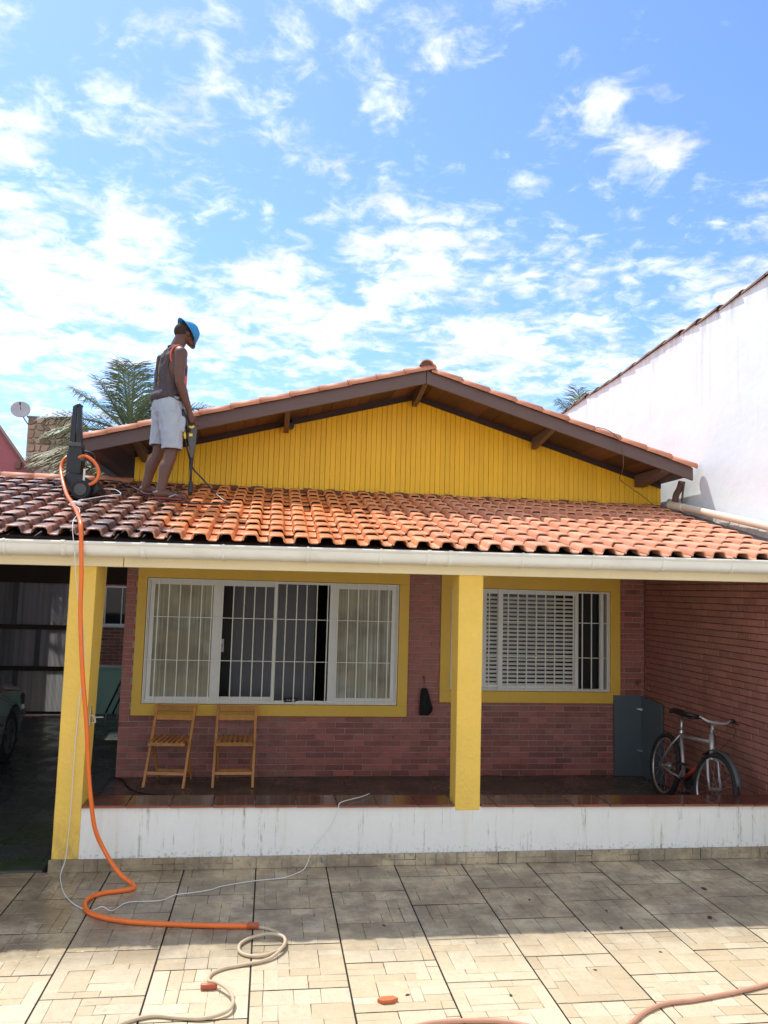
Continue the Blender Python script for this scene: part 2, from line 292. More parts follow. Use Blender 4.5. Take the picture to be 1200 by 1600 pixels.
M['print'] = mat('faded_gold_print', (0.30, 0.22, 0.10), 0.8, 0.2, 30)
M['shorts'] = mat('light_grey_shorts', (0.37, 0.42, 0.48), 0.85, 0.12, 7, 0.5, 20, grain=(1, 1, 1.5))
M['cap'] = mat('blue_cap', (0.02, 0.24, 0.52), 0.6, 0.08, 20)
M['flip'] = mat('flip_flop_red', (0.22, 0.05, 0.045), 0.7, 0.1, 10)
M['straps'] = mat('flip_flop_strap', (0.35, 0.38, 0.45), 0.6, 0.1, 10)
M['car'] = mat('dark_silver_car_paint', (0.24, 0.25, 0.27), 0.25, 0.05, 5, 0.0, metal=0.35, coat=0.8)
M['bike_silver'] = mat('silver_bike_paint', (0.48, 0.48, 0.49), 0.3, 0.06, 10, 0.0, metal=0.4)
M['bike_red'] = mat('red_bike_paint', (0.55, 0.06, 0.03), 0.35, 0.06, 10, 0.0)
M['debris'] = mat('dead_leaf', (0.055, 0.035, 0.02), 0.9, 0.2, 30)
M['shard'] = mat('terracotta_shard', (0.55, 0.15, 0.05), 0.7, 0.1, 30)
M['flash'] = mat('grey_mortar_flashing', (0.45, 0.42, 0.38), 0.9, 0.25, 10)
M['rust'] = mat('rust_brown_pipe', (0.13, 0.065, 0.05), 0.7, 0.25, 10)
def glassmat(name, c, rough, trans, painted_ribs=None):
    m = bpy.data.materials.new(name); m.use_nodes = True; b = m.node_tree.nodes['Principled BSDF']; l = m.node_tree.links; n = m.node_tree.nodes
    b.inputs['Base Color'].default_value = (*c, 1); b.inputs['Roughness'].default_value = rough; b.inputs['Transmission Weight'].default_value = trans
    b.inputs['IOR'].default_value = 1.45
    if painted_ribs:
        geo = n.new('ShaderNodeNewGeometry')
        v = nz(n, l, geo.outputs['Position'], 1.0, 0.36, 0.64, 5, (painted_ribs * 2.2, 1, 0.15))
        v2 = nz(n, l, geo.outputs['Position'], 1.3, 0.38, 0.62, 3, (1.6, 1, 1.5)); v3 = nz(n, l, geo.outputs['Position'], 1.1, 0.42, 0.60, 2, (1.1, 1, 2.6))
        c1 = mixc(n, l, v, tuple(x * .72 for x in c), tuple(min(.9, x * 1.25) for x in c))
        c2 = mixc(n, l, mm(n, l, 'MULTIPLY', v3, 0.5), mixc(n, l, mm(n, l, 'MULTIPLY', v2, 0.6), c1, (0.34, 0.27, 0.22)), (0.62, 0.56, 0.36)); l.new(c2, b.inputs['Base Color'])  # rib stripes and coloured reflections are painted into the glass colour
    return m
M['reeded'] = glassmat('reeded_glass', (0.60, 0.62, 0.54), 0.14, 0.2, 22)
M['glass'] = glassmat('dark_glass', (0.02, 0.025, 0.03), 0.05, 0.0)
M['clear'] = glassmat('clear_lamp_glass', (0.5, 0.5, 0.5), 0.08, 0.3)
m_ = bpy.data.materials.new('grey_translucent_sheet'); m_.use_nodes = True; n_ = m_.node_tree.nodes; l_ = m_.node_tree.links; M['fibre'] = m_
g_ = n_.new('ShaderNodeNewGeometry'); f_ = nz(n_, l_, g_.outputs['Position'], 1.0, 0.3, 0.7, 5, (22, 1, .35)); c_ = mixc(n_, l_, f_, (0.30, 0.32, 0.33), (0.50, 0.51, 0.50))
tr_ = n_.new('ShaderNodeBsdfTranslucent'); l_.new(c_, tr_.inputs[0]); l_.new(c_, n_['Principled BSDF'].inputs['Base Color']); n_['Principled BSDF'].inputs['Roughness'].default_value = .4
ms_ = n_.new('ShaderNodeMixShader'); ms_.inputs[0].default_value = .5; l_.new(n_['Principled BSDF'].outputs[0], ms_.inputs[1]); l_.new(tr_.outputs[0], ms_.inputs[2]); l_.new(ms_.outputs[0], n_['Material Output'].inputs[0])

# ------------------------------------------------------------------ mesh builder
class MB:
    def __init__(s): s.v = []; s.f = []; s.m = []; s.cur = 0
    def add(s, vs, fs):
        o = len(s.v); s.v += [tuple(p) for p in vs]; s.f += [tuple(o + i for i in f) for f in fs]; s.m += [s.cur] * len(fs); return s
    def box(s, a, b):
        x0, y0, z0 = a; x1, y1, z1 = b
        return s.add([(x0, y0, z0), (x1, y0, z0), (x1, y1, z0), (x0, y1, z0), (x0, y0, z1), (x1, y0, z1), (x1, y1, z1), (x0, y1, z1)],
                     [(0, 3, 2, 1), (4, 5, 6, 7), (0, 1, 5, 4), (1, 2, 6, 5), (2, 3, 7, 6), (3, 0, 4, 7)])
    def cbox(s, a, b, c=0.003, ax=1):       # box with chamfered rim on its low-`ax` face
        x = list(a); y = list(b)
        o = [i for i in range(3) if i != ax]
        def P(u, v, w): p = [0, 0, 0]; p[o[0]] = u; p[o[1]] = v; p[ax] = w; return tuple(p)
        u0, u1, v0, v1, w0, w1 = x[o[0]], y[o[0]], x[o[1]], y[o[1]], x[ax], y[ax]
        vs = [P(u0 + c, v0 + c, w0), P(u1 - c, v0 + c, w0), P(u1 - c, v1 - c, w0), P(u0 + c, v1 - c, w0)]
        d = c if w1 > w0 else -c
        vs += [P(u0, v0, w0 + d), P(u1, v0, w0 + d), P(u1, v1, w0 + d), P(u0, v1, w0 + d)]
        vs += [P(u0, v0, w1), P(u1, v0, w1), P(u1, v1, w1), P(u0, v1, w1)]
        fs = [(0, 1, 2, 3)]
        for k in (0, 4):
            for i in range(4): fs.append((k + i, k + 4 + i, k + 4 + (i + 1) % 4, k + (i + 1) % 4))
        return s.add(vs, fs)
    def bar(s, p, q, w, h, up=(0, 0, 1), r=0):     # rectangular bar from p to q
        p = Vector(p); q = Vector(q); d = (q - p).normalized(); up = Vector(up)
        sx = d.cross(up)
        if sx.length < 1e-4: sx = d.cross(Vector((0, 1, 0)))
        sx.normalize(); uz = sx.cross(d)
        vs = []
        for c in (p, q):
            for a, b in ((-1, -1), (1, -1), (1, 1), (-1, 1)): vs.append(c + sx * (a * w / 2) + uz * (b * h / 2))
        return s.add(vs, [(3, 2, 1, 0), (4, 5, 6, 7)] + [(i, (i + 1) % 4, 4 + (i + 1) % 4, 4 + i) for i in range(4)])
    def tube(s, pts, r, n=8, caps=True, closed=False):
        pts = [Vector(p) for p in pts]; k = len(pts); rs = r if isinstance(r, (list, tuple)) else [r] * k
        t0 = (pts[1] - pts[0]).normalized(); nrm = t0.orthogonal().normalized(); vs = []
        for i in range(k):
            if closed: t = (pts[(i + 1) % k] - pts[i - 1]).normalized()
            else: t = (pts[min(i + 1, k - 1)] - pts[max(i - 1, 0)]).normalized()
            nrm = (nrm - t * nrm.dot(t)); nrm = nrm.normalized() if nrm.length > 1e-6 else t.orthogonal().normalized()
            bi = t.cross(nrm)
            for j in range(n):
                a = 2 * math.pi * j / n; vs.append(pts[i] + (nrm * math.cos(a) + bi * math.sin(a)) * rs[i])
        fs = []
        for i in range(k if closed else k - 1):
            i2 = (i + 1) % k
            for j in range(n): fs.append((i * n + j, i * n + (j + 1) % n, i2 * n + (j + 1) % n, i2 * n + j))
        if caps and not closed: fs += [tuple(range(n))[::-1], tuple(range((k - 1) * n, k * n))]
        return s.add(vs, fs)
    def prism(s, poly, vec):
        n = len(poly); v = Vector(vec); vs = [Vector(p) for p in poly]; vs += [p + v for p in vs]
        return s.add(vs, [tuple(range(n))[::-1], tuple(range(n, 2 * n))] + [(i, (i + 1) % n, n + (i + 1) % n, n + i) for i in range(n)])
    def disc(s, c, axis_, r, th, n=24):
        c = Vector(c); a = Vector(axis_).normalized(); return s.tube([c - a * th / 2, c + a * th / 2], r, n)
    def ball(s, c, rx, ry=None, rz=None, n=10, m=7):
        ry = ry or rx; rz = rz or rx; vs = [(c[0], c[1], c[2] - rz)]
        for i in range(1, m):
            ph = -math.pi / 2 + math.pi * i / m
            for j in range(n): a = 2 * math.pi * j / n; vs.append((c[0] + rx * math.cos(ph) * math.cos(a), c[1] + ry * math.cos(ph) * math.sin(a), c[2] + rz * math.sin(ph)))
        vs.append((c[0], c[1], c[2] + rz)); fs = []
        for j in range(n): fs.append((0, 1 + (j + 1) % n, 1 + j))
        for i in range(m - 2):
            for j in range(n): a = 1 + i * n; fs.append((a + j, a + (j + 1) % n, a + n + (j + 1) % n, a + n + j))
        t = len(vs) - 1; a = 1 + (m - 2) * n
        for j in range(n): fs.append((a + j, a + (j + 1) % n, t))
        return s.add(vs, fs)
    def mesh(s, name, mats, smooth=False):
        me = bpy.data.meshes.new(name); me.from_pydata(s.v, [], s.f)
        for x in (mats if isinstance(mats, (list, tuple)) else [mats]): me.materials.append(x)
        if any(s.m): me.polygons.foreach_set('material_index', s.m)
        if smooth: me.polygons.foreach_set('use_smooth', [True] * len(s.f))
        me.update(); return me
    def build(s, name, mats, parent=None, smooth=False, bevel=0, **k):
        o = bpy.data.objects.new(name, s.mesh(name, mats, smooth)); col.objects.link(o)
        if parent: o.parent = parent
        if smooth and smooth != 'full':
            o.data.set_sharp_from_angle(angle=R(38))
        if bevel:
            b = o.modifiers.new('bevel', 'BEVEL'); b.width = bevel; b.segments = 2; b.limit_method = 'ANGLE'
        for a, c in k.items(): o[a] = c
        return o
def place(name, me, parent, loc, rot=None, scale=None):
    o = bpy.data.objects.new(name, me); col.objects.link(o); o.location = loc; o.parent = parent
    if rot is not None: o.rotation_euler = rot
    if scale is not None: o.scale = scale
    return o
def thing(name, label, cat, loc=(0, 0, 0), group=None):
    o = bpy.data.objects.new(name, None); col.objects.link(o); o.location = loc; o.empty_display_size = 0.2
    tag(o, label, cat, group); return o
def tag(o, label, cat, group=None):
    o['label'] = label; o['category'] = cat
    if group: o['group'] = group
    return o
def spline(pts, k=8, closed=False):
    P = [Vector(p) for p in pts]; out = []; n = len(P)
    for i in range(n if closed else n - 1):
        p0 = P[i - 1] if (i or closed) else P[0]; p1 = P[i]; p2 = P[(i + 1) % n]; p3 = P[(i + 2) % n] if (closed or i + 2 < n) else P[-1]
        for j in range(k):
            t = j / k
            out.append(0.5 * ((2 * p1) + (p2 - p0) * t + (2 * p0 - 5 * p1 + 4 * p2 - p3) * t * t + (3 * p1 - p0 - 3 * p2 + p3) * t ** 3))
    if not closed: out.append(P[-1])
    return out

# ------------------------------------------------------------------ ground and patio
g = MB().box((-300, -300, -0.30), (300, 300, -0.06)).build('ground', M['ground']); g['kind'] = 'structure'
PW = 0.5235; PX0 = -0.022
patio = MB().box((PX0 - PW * 8, -1.2, -0.05), (PX0 + PW * 9.02, 6.20, -0.006)).build('patio', M['patio_joint']); patio['kind'] = 'structure'
def cells(nx, ny, rng):
    occ = [[False] * ny for _ in range(nx)]; out = []
    for i in range(nx):
        for j in range(ny):
            if occ[i][j]: continue
            opts = [(3, 2), (2, 3), (2, 2), (2, 2), (3, 1), (1, 2), (2, 1), (1, 1), (1, 3)]; rng.shuffle(opts)
            for w, h in opts + [(1, 1)]:
                if i + w <= nx and j + h <= ny and all(not occ[a][b] for a in range(i, i + w) for b in range(j, j + h)):
                    for a in range(i, i + w):
                        for b in range(j, j + h): occ[a][b] = True
                    out.append((i, j, w, h)); break
    return out
def tile_mesh(w, h, nx, ny, seed, flat=True, off=0.0):
    rng = random.Random(seed); mb = MB(); tones = []
    gx = [0] + sorted(i / nx + rng.uniform(-.03, .03) for i in range(1, nx)) + [1]; gy = [0] + sorted(j / ny + rng.uniform(-.03, .03) for j in range(1, ny)) + [1]
    mb.cur = 1; mb.box((0, 0, -0.008), (w, h, -0.0016)); tones += [0.5] * 6
    mb.cur = 0
    for (i, j, a, b) in cells(nx, ny, rng):
        x0, x1, y0, y1 = gx[i] * w, gx[i + a] * w, gy[j] * h, gy[j + b] * h; e = rng.uniform(0.0004, 0.0015)
        e0 = e if i else 0; e1 = e if i + a < nx else 0; f0 = e if j else 0; f1 = e if j + b < ny else 0; zt = rng.uniform(-0.0006, 0.0012); c = 0.0025
        X0, X1, Y0, Y1 = x0 + e0, x1 - e1, y0 + f0, y1 - f1
        sk = [rng.uniform(-.0022, .0022) for _ in range(8)]
        b0 = [(X0 + (sk[0] if i else 0), Y0 + (sk[1] if j else 0)), (X1 + (sk[2] if i + a < nx else 0), Y0 + (sk[3] if j else 0)), (X1 + (sk[4] if i + a < nx else 0), Y1 + (sk[5] if j + b < ny else 0)), (X0 + (sk[6] if i else 0), Y1 + (sk[7] if j + b < ny else 0))]
        cx, cy = (X0 + X1) / 2, (Y0 + Y1) / 2
        vs = [(x, y, -0.006) for x, y in b0] + [(x, y, zt - 0.0015) for x, y in b0] + [(x + (c if x < cx else -c), y + (c if y < cy else -c), zt) for x, y in b0]
        fs = [(8, 9, 10, 11)] + [(k, (k + 1) % 4, 4 + (k + 1) % 4, 4 + k) for k in range(4)] + [(4 + k, 4 + (k + 1) % 4, 8 + (k + 1) % 4, 8 + k) for k in range(4)]
        mb.add(vs, fs); tones += [rng.random()] * 9
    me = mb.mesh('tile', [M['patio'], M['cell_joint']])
    at = me.attributes.new('tone', 'FLOAT', 'FACE'); at.data.foreach_set('value', tones); return me
GAP = 0.0095
TV = [tile_mesh(PW - GAP, PW - GAP, 7, 7, 40 + i) for i in range(6)]
rng = random.Random(3)
def skirt_h(x): return 0.092
for k in range(-7, 9):
    x0 = PX0 + k * PW
    yj = 5.94 if k % 2 == 0 else 5.68
    row = 0
    while yj > -0.9:
        top = min(yj, 6.19); y0 = yj - PW
        if y0 < 6.19:
            v = rng.randrange(6); rot = rng.choice((0, 2)) if True else 0
            loc = (x0 + GAP / 2, y0 + GAP / 2, 0) if rot == 0 else (x0 + PW - GAP / 2, y0 + PW - GAP / 2, 0)
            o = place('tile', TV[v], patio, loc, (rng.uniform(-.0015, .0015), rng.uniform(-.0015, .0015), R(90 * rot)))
        yj -= PW; row += 1
    yt = (5.94 if k % 2 == 0 else 5.68)
    hh = 6.185 - yt - GAP
    if hh > 0.03:
        me = tile_mesh(PW - GAP, hh, 7, max(2, int(hh / 0.075)), 90 + k)
        place('tile', me, patio, (x0 + GAP / 2, yt + GAP / 2, 0))

# porch and garage floors
def floor_sheet(name, x0, x1, y0, y1, z, pitch, ma, off=0.0, limit=300):
    base = MB().box((x0, y0, z - 0.05), (x1, y1, z - 0.005)).build(name, M['floor_joint']); base['kind'] = 'structure'
    cells_ = []
    j = 0; y = y0
    while y < y1 - 0.02:
        ye = min(y + pitch, y1); x = x0
        while x < x1 - 0.02:
            xe = min(x + pitch, x1); cells_.append((x, y, xe, ye)); x = xe
        y = ye
    me = MB().box((0, 0, -0.006), (1, 1, 0)).mesh('floor_tile', ma)
    for n_, (a, b_, c, d) in enumerate(sorted(cells_, key=lambda q: q[1])[:limit]):
        place('floor_tile', me, base, (a + 0.002, b_ + 0.002, z), (random.uniform(-.002, .002), random.uniform(-.002, .002), 0), (c - a - 0.004, d - b_ - 0.004, 1))
    rest = sorted(cells_, key=lambda q: q[1])[limit:]
    if rest:
        mb = MB()
        for a, b_, c, d in rest: mb.box((a + .002, b_ + .002, z - .006), (c - .002, d - .002, z))
        mb.build('floor_tile', ma, base, kind='stuff')
    return base
floor_sheet('porch_floor', -1.545, 4.37, 6.40, 8.84, 0.05, 0.30, M['porch_floor'])
floor_sheet('garage_floor', -6.4, -1.55, 6.20, 13.2, 0.012, 0.40, M['garage_floor'])

# ------------------------------------------------------------------ low wall
low = thing('low_wall', 'long low white wall with drip stains and red-brown tile coping along the porch front', 'wall', (1.5, 6.27, 0))
low.matrix_world  # keeps local = world offset handled below
def P_(o, par):   # keep world coordinates for a child built in world space
    o.location = (o.location[0] - par.location[0], o.location[1] - par.location[1], o.location[2] - par.location[2]); return o
def ztop(x): return 0.452 - 0.0075 * (x + 1.3)
XA, XB = -1.30, 4.37
mb = MB(); n = 60; vs = []; 
for i in range(n + 1):
    x = XA + (XB - XA) * i / n
    w = 0.0022 * noise.noise(Vector((x * 3, 0, 0)))
    for (y, z) in ((6.18 + w, 0.0), (6.18 + w * .5, 0.25), (6.18 - w, ztop(x)), (6.37, ztop(x)), (6.37, 0)): vs.append((x, y, z))
fs = []
for i in range(n):
    for k in range(5): a = i * 5 + k; b = i * 5 + (k + 1) % 5; fs.append((a, b, b + 5, a + 5))
fs += [(0, 1, 2, 3, 4), tuple(range(n * 5 + 4, n * 5 - 1, -1))]
mb.add(vs, fs); P_(mb.build('wall_body', M['white_wall'], low), low)
x = XA
rng = random.Random(5)
k = 0
while x < XB - 0.01:
    xe = min(x + 0.312, XB); z = ztop((x + xe) / 2)
    y0 = 6.165 + rng.uniform(-.003, .003); y1 = 6.46
    segs = [(x, xe)]
    if x < 1.69 and xe > 1.49: segs = [(a, b_) for a, b_ in ((x, 1.485), (1.697, xe)) if b_ - a > 0.02]
    for a, b_ in segs:
        m_ = MB(); m_.cbox((a + .003, y0, z + .018), (b_ - .003, y1, z + .001), 0.004, 2); m_.m = [0] * len(m_.m)
        m_.cur = 1; m_.box((a + .004, y0 - .004, z + .001), (b_ - .004, y0 + .001, z + .0135))
        P_(m_.build('coping_tile', [M['coping'], M['coping_edge']], low), low)
    x = xe; k += 1
# skirting tiles: cut tiles standing against the wall foot
edges = [-1.59, -1.07, -0.545, -0.022, 0.501, 1.024, 1.345, 1.84, 1.985, 2.47, 3.0, 3.53, 4.05, 4.37]
for i in range(len(edges) - 1):
    a, b_ = edges[i], edges[i + 1]; a = max(a, -1.505)
    me = tile_mesh(b_ - a - 0.007, 0.088, max(2, int((b_ - a) / 0.075)), 2, 300 + i)
    o = place('skirting_tile', me, low, (a + 0.0035 - 1.5, 6.168 - 6.27 + rng.uniform(-.002, .002), 0.002), (R(90), 0, 0))
P_(MB().box((-1.505, 6.172, 0.0), (-1.30, 6.18, 0.088)).build('mortar_bed', M['concrete'], low), low)

# ------------------------------------------------------------------ house
house = thing('house', 'single-storey house with yellow boarded gable, brick front and orange tiled porch roof', 'house', (1.5, 8.9, 0))
def HB(mb, name, ma, **k): return P_(mb.build(name, ma, house, **k), house)
W1 = (-1.32, 1.445, 0.815, 2.160); S1 = (-1.418, 1.556, 0.695, 2.262)
W2 = (2.040, 3.948, 0.985, 2.145); S2 = (1.925, 4.066, 0.858, 2.262)
# front wall: mortar body with the two openings
wall = MB(); Y0, Y1 = 8.840, 8.985; XL, XR = -1.538, 4.375; ZT = 3.13
def wbox(x0, x1, z0, z1): wall.box((x0, Y0, z0), (x1, Y1, z1))
wbox(XL, W1[0], 0.03, ZT); wbox(W1[0], W1[1], 0.03, W1[2]); wbox(W1[0], W1[1], W1[3], ZT); wbox(W1[1], W2[0], 0.03, ZT)
wbox(W2[0], W2[1], 0.03, W2[2]); wbox(W2[0], W2[1], W2[3], ZT); wbox(W2[1], XR, 0.03, ZT)
front = HB(wall, 'front_wall', M['mortar'])
# bricks
def clip(x0, x1, z0, z1, holes):
    out = [(x0, x1, z0, z1)]
    for (a, b, c, d) in holes:
        nw = []
        for (p, q, r_, s_) in out:
            if q <= a or p >= b or s_ <= c or r_ >= d: nw.append((p, q, r_, s_)); continue
            if r_ < c and c - r_ > 0.012: nw.append((p, q, r_, min(s_, c)))
            if s_ > d and s_ - d > 0.012: nw.append((p, q, max(r_, d), s_))
            rr, ss = max(r_, c), min(s_, d)
            if p < a: nw.append((p, a, rr, ss))
            if q > b: nw.append((b, q, rr, ss))
        out = [t for t in nw if t[1] - t[0] > 0.015 and t[3] - t[2] > 0.012]
    return out
unit_brick = MB().cbox((0, 0, 0), (1, 1, 1), 0.03, 1)
def brick_mesh(ma):
    m_ = MB(); c = 0.004
    # built at true size 0.2 x 0.055, scaled per brick
    m_.cbox((0, 0, 0), (0.2, 0.02, 0.055), 0.003, 1); return m_.mesh('brick', ma)
BM = brick_mesh(M['brick'])
BL, BJ, BHt, BC = 0.2, 0.010, 0.0545, 0.0645
bricks = []
zc = 0.055; row = 0; rng = random.Random(11)
while zc < 2.33:
    xo = XL - (0.105 if row % 2 else 0.0) + rng.uniform(-.004, .004)
    while xo < XR:
        a, b_ = max(xo, XL), min(xo + BL, XR)
        if b_ - a > 0.02: bricks += clip(a, b_, zc, zc + BHt, [(S1[0] - .004, S1[1] + .004, S1[2] - .004, S1[3] + .3), (S2[0] - .004, S2[1] + .004, S2[2] - .004, S2[3] + .3)])
        xo += BL + BJ
    zc += BC; row += 1
bricks.sort(key=lambda t: -(t[1] - t[0]) * (t[3] - t[2]))
hx, hy = house.location[0], house.location[1]
for (a, b_, c, d) in bricks[:300]:
    place('brick', BM, front, (a, 8.829 + rng.uniform(-.0025, .0025), c), (rng.uniform(-.01, .01), 0, rng.uniform(-.006, .006)), ((b_ - a) / 0.2, 1, (d - c) / 0.055))
mb = MB()
for (a, b_, c, d) in bricks[300:]: mb.cbox((a, 8.829 + rng.uniform(-.002, .002), c), (b_, 8.849, d), 0.003, 1)
if bricks[300:]:
    o = mb.build('brick', M['brick'], front, kind='stuff')
# window surrounds
def frame_prism(mb, o, i, y0, y1):
    (a, b, c, d), (e, f, g_, h) = o, i
    mb.box((a, y0, c), (b, y1, g_)); mb.box((a, y0, h), (b, y1, d)); mb.box((a, y0, g_), (e, y1, h)); mb.box((f, y0, g_), (b, y1, h))
for S, W in ((S1, W1), (S2, W2)):
    mb = MB(); (a, b, c, d), (e, f, g_, h) = S, W
    # faced ring with returns into the opening
    mb.box((a, 8.806, c), (b, 8.838, g_)); mb.box((a, 8.806, h), (b, 8.838, d + .05)); mb.box((a, 8.806, g_), (e, 8.838, h)); mb.box((f, 8.806, g_), (b, 8.838, h))
    HB(mb, 'window_surround', M['surround'], bevel=0.003)
# windows
def frame_bars(mb, x0, x1, z0, z1, w, y0, y1):
    mb.box((x0, y0, z0), (x1, y1, z0 + w)); mb.box((x0, y0, z1 - w), (x1, y1, z1)); mb.box((x0, y0, z0 + w), (x0 + w, y1, z1 - w)); mb.box((x1 - w, y0, z0 + w), (x1, y1, z1 - w))
def sash(par, x0, x1, z0, z1, y, wl, wr, pane, ma=None):
    mb = MB(); t = 0.03; ma = ma or M['alu']
    mb.box((x0, y, z0), (x1, y + .022, z0 + 0.042)); mb.box((x0, y, z1 - .038), (x1, y + .022, z1))
    mb.box((x0, y, z0 + .042), (x0 + wl, y + .022, z1 - .038)); mb.box((x1 - wr, y, z0 + .042), (x1, y + .022, z1 - .038))
    mb.build('sash', ma, par, bevel=0.002)
    if pane == 'reed':
        # reeded pane: vertical ribs in the glass itself
        vs = []; fs = []; k = int((x1 - x0) / 0.011)
        for i in range(2 * k + 1):
            xx = x0 + wl - .004 + (x1 - x0 - wl - wr + .008) * i / (2 * k); yy = y + (.009 if i % 2 else .013)
            vs += [(xx, yy, z0 + .038), (xx, yy, z1 - .034)]
        for i in range(2 * k): fs.append((2 * i, 2 * i + 2, 2 * i + 3, 2 * i + 1))
        MB().add(vs, fs).build('glass_pane', M['reeded'], par)
win1 = HB(MB(), 'window', M['alu'])
win1 = bpy.data.objects['window']
mb = MB(); frame_bars(mb, W1[0] + .003, W1[1] - .003, W1[2] + .003, W1[3] - .003, 0.03, 8.845, 8.935)
win1.data = mb.mesh('window', M['alu'])
z0, z1 = W1[2] + .032, W1[3] - .032
sash(win1, -1.285, -0.515, z0, z1, 8.862, 0.045, 0.10, 'reed')
sash(win1, 0.665, 1.412, z0, z1, 8.862, 0.085, 0.045, 'reed')
sash(win1, -0.62, 0.085, z0, z1, 8.893, 0.035, 0.030, None)   # opened inner sashes stand behind
MB().box((-1.30, 8.846, 0.848), (1.42, 8.856, 0.856)).build('track', M['steel'], win1)
MB().box((0.045, 8.866, z0), (0.083, 8.888, z1)).build('mullion', M['alu'], win1, bevel=0.002)
for X in (-0.575, 0.71):
    for Z in (1.10, 1.92): MB().disc((X, 8.8605, Z), (0, 1, 0), 0.006, 0.004, 8).build('screw', M['steel'], win1)
win2 = HB(MB(), 'window', M['alu']); mb = MB()
frame_bars(mb, W2[0] + .003, W2[1] - .003, W2[2] + .003, W2[3] - .003, 0.026, 8.845, 8.955)
win2.data = mb.mesh('window', M['alu'])
z0, z1 = W2[2] + .03, W2[3] - .028
def louvre(par, x0, x1, y, fl, fr):
    mb = MB(); mb.box((x0, y, z0), (x0 + fl, y + .025, z1)); mb.box((x1 - fr, y, z0), (x1, y + .025, z1)); mb.box((x0 + fl, y, z0), (x1 - fr, y + .025, z0 + .03)); mb.box((x0 + fl, y, z1 - .03), (x1 - fr, y + .025, z1))
    mb.build('shutter_frame', M['alu'], par, bevel=0.002)
    Z = z0 + .045
    sm = MB().add([(x0 + fl, y - .001, -.013), (x1 - fr, y - .001, -.013), (x1 - fr, y + .022, .011), (x0 + fl, y + .022, .011), (x0 + fl, y + .002, -.015), (x1 - fr, y + .002, -.015), (x1 - fr, y + .025, .009), (x0 + fl, y + .025, .009)],
                  [(0, 1, 2, 3), (7, 6, 5, 4), (0, 4, 5, 1), (3, 2, 6, 7)]).mesh('slat', M['alu'])
    while Z < z1 - .04:
        place('slat', sm, par, (0, 0, Z)); Z += 0.0468
louvre(win2, 2.620, 3.575, 8.862, 0.045, 0.045)
louvre(win2, 2.430, 2.640, 8.895, 0.050, 0.030)
mb = MB(); mb.box((2.43, 8.893, z0), (2.455, 8.895, z1)); mb.box((3.835, 8.865, z0), (3.885, 8.885, z1)); mb.build('sash_stile', M['alu'], win2)
MB().box((2.066, 8.93, z0), (3.922, 8.936, z1)).build('glass_pane', M['glass'], win2)
# grilles
def grille(W, nb, zs, lbl):
    x0, x1, zz0, zz1 = W[0] + .008, W[1] - .008, W[2] + .008, W[3] - .008
    mb = MB(); frame_bars(mb, x0, x1, zz0, zz1, 0.009, 8.815, 8.824)
    gr = HB(mb, 'security_grille', M['grille'])
    bar = MB().box((-.0052, -.005, 0), (.0052, .005, zz1 - zz0 - .018)).mesh('bar', M['grille'])
    for i in range(1, nb):
        place('bar', bar, gr, (x0 + (x1 - x0) * i / nb + random.uniform(-.003, .003), 8.8195, zz0 + .009), (0, random.uniform(-.002, .002), 0))
    hb = MB().box((x0, -.0035, -.0035), (x1, .0035, .0035)).mesh('cross_bar', M['grille'])
    for z in zs: place('cross_bar', hb, gr, (0, 8.8115, z))
grille(W1, 24, (1.282, 1.742), 0); grille(W2, 17, (1.375, 1.775), 0)
# body of the house behind
HB(MB().box((XL, 8.985, 0), (XL + .13, 13.0, 3.13)), 'side_wall', M['concrete'])
HB(MB().box((4.245, 8.985, 0), (4.375, 13.0, 3.13)), 'side_wall', M['concrete'])
HB(MB().box((XL + .13, 12.87, 0), (4.245, 13.0, 3.13)), 'rear_wall', M['concrete'])
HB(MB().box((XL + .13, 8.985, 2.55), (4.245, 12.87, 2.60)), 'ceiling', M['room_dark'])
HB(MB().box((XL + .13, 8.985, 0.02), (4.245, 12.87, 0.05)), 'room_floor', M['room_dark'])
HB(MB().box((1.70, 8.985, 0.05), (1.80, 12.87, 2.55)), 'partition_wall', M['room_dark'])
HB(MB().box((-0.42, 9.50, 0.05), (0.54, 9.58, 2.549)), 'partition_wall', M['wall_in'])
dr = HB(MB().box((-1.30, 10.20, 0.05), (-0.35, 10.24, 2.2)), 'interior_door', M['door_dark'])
MB().tube([(-0.60, 9.44, 1.40), (-0.52, 9.44, 1.40)], 0.008, 8).tube([(-0.53, 9.44, 1.40), (-0.53, 9.50, 1.40)], 0.009, 8).box((-0.545, 9.49, 1.32), (-0.515, 9.497, 1.47)).build('door_handle', M['steel'], dr)
HB(MB().box((-0.70, 9.50, 0.05), (-0.425, 9.54, 2.549)), 'open_door', M['door_dark'])
cab = HB(MB().box((0.95, 9.9, 0.05), (1.6, 10.4, 1.9)), 'cupboard', M['room_dark'])
MB().disc((1.10, 9.895, 1.48), (0, 1, 0), 0.03, 0.012, 14).build('round_knob', M['steel'], cab)
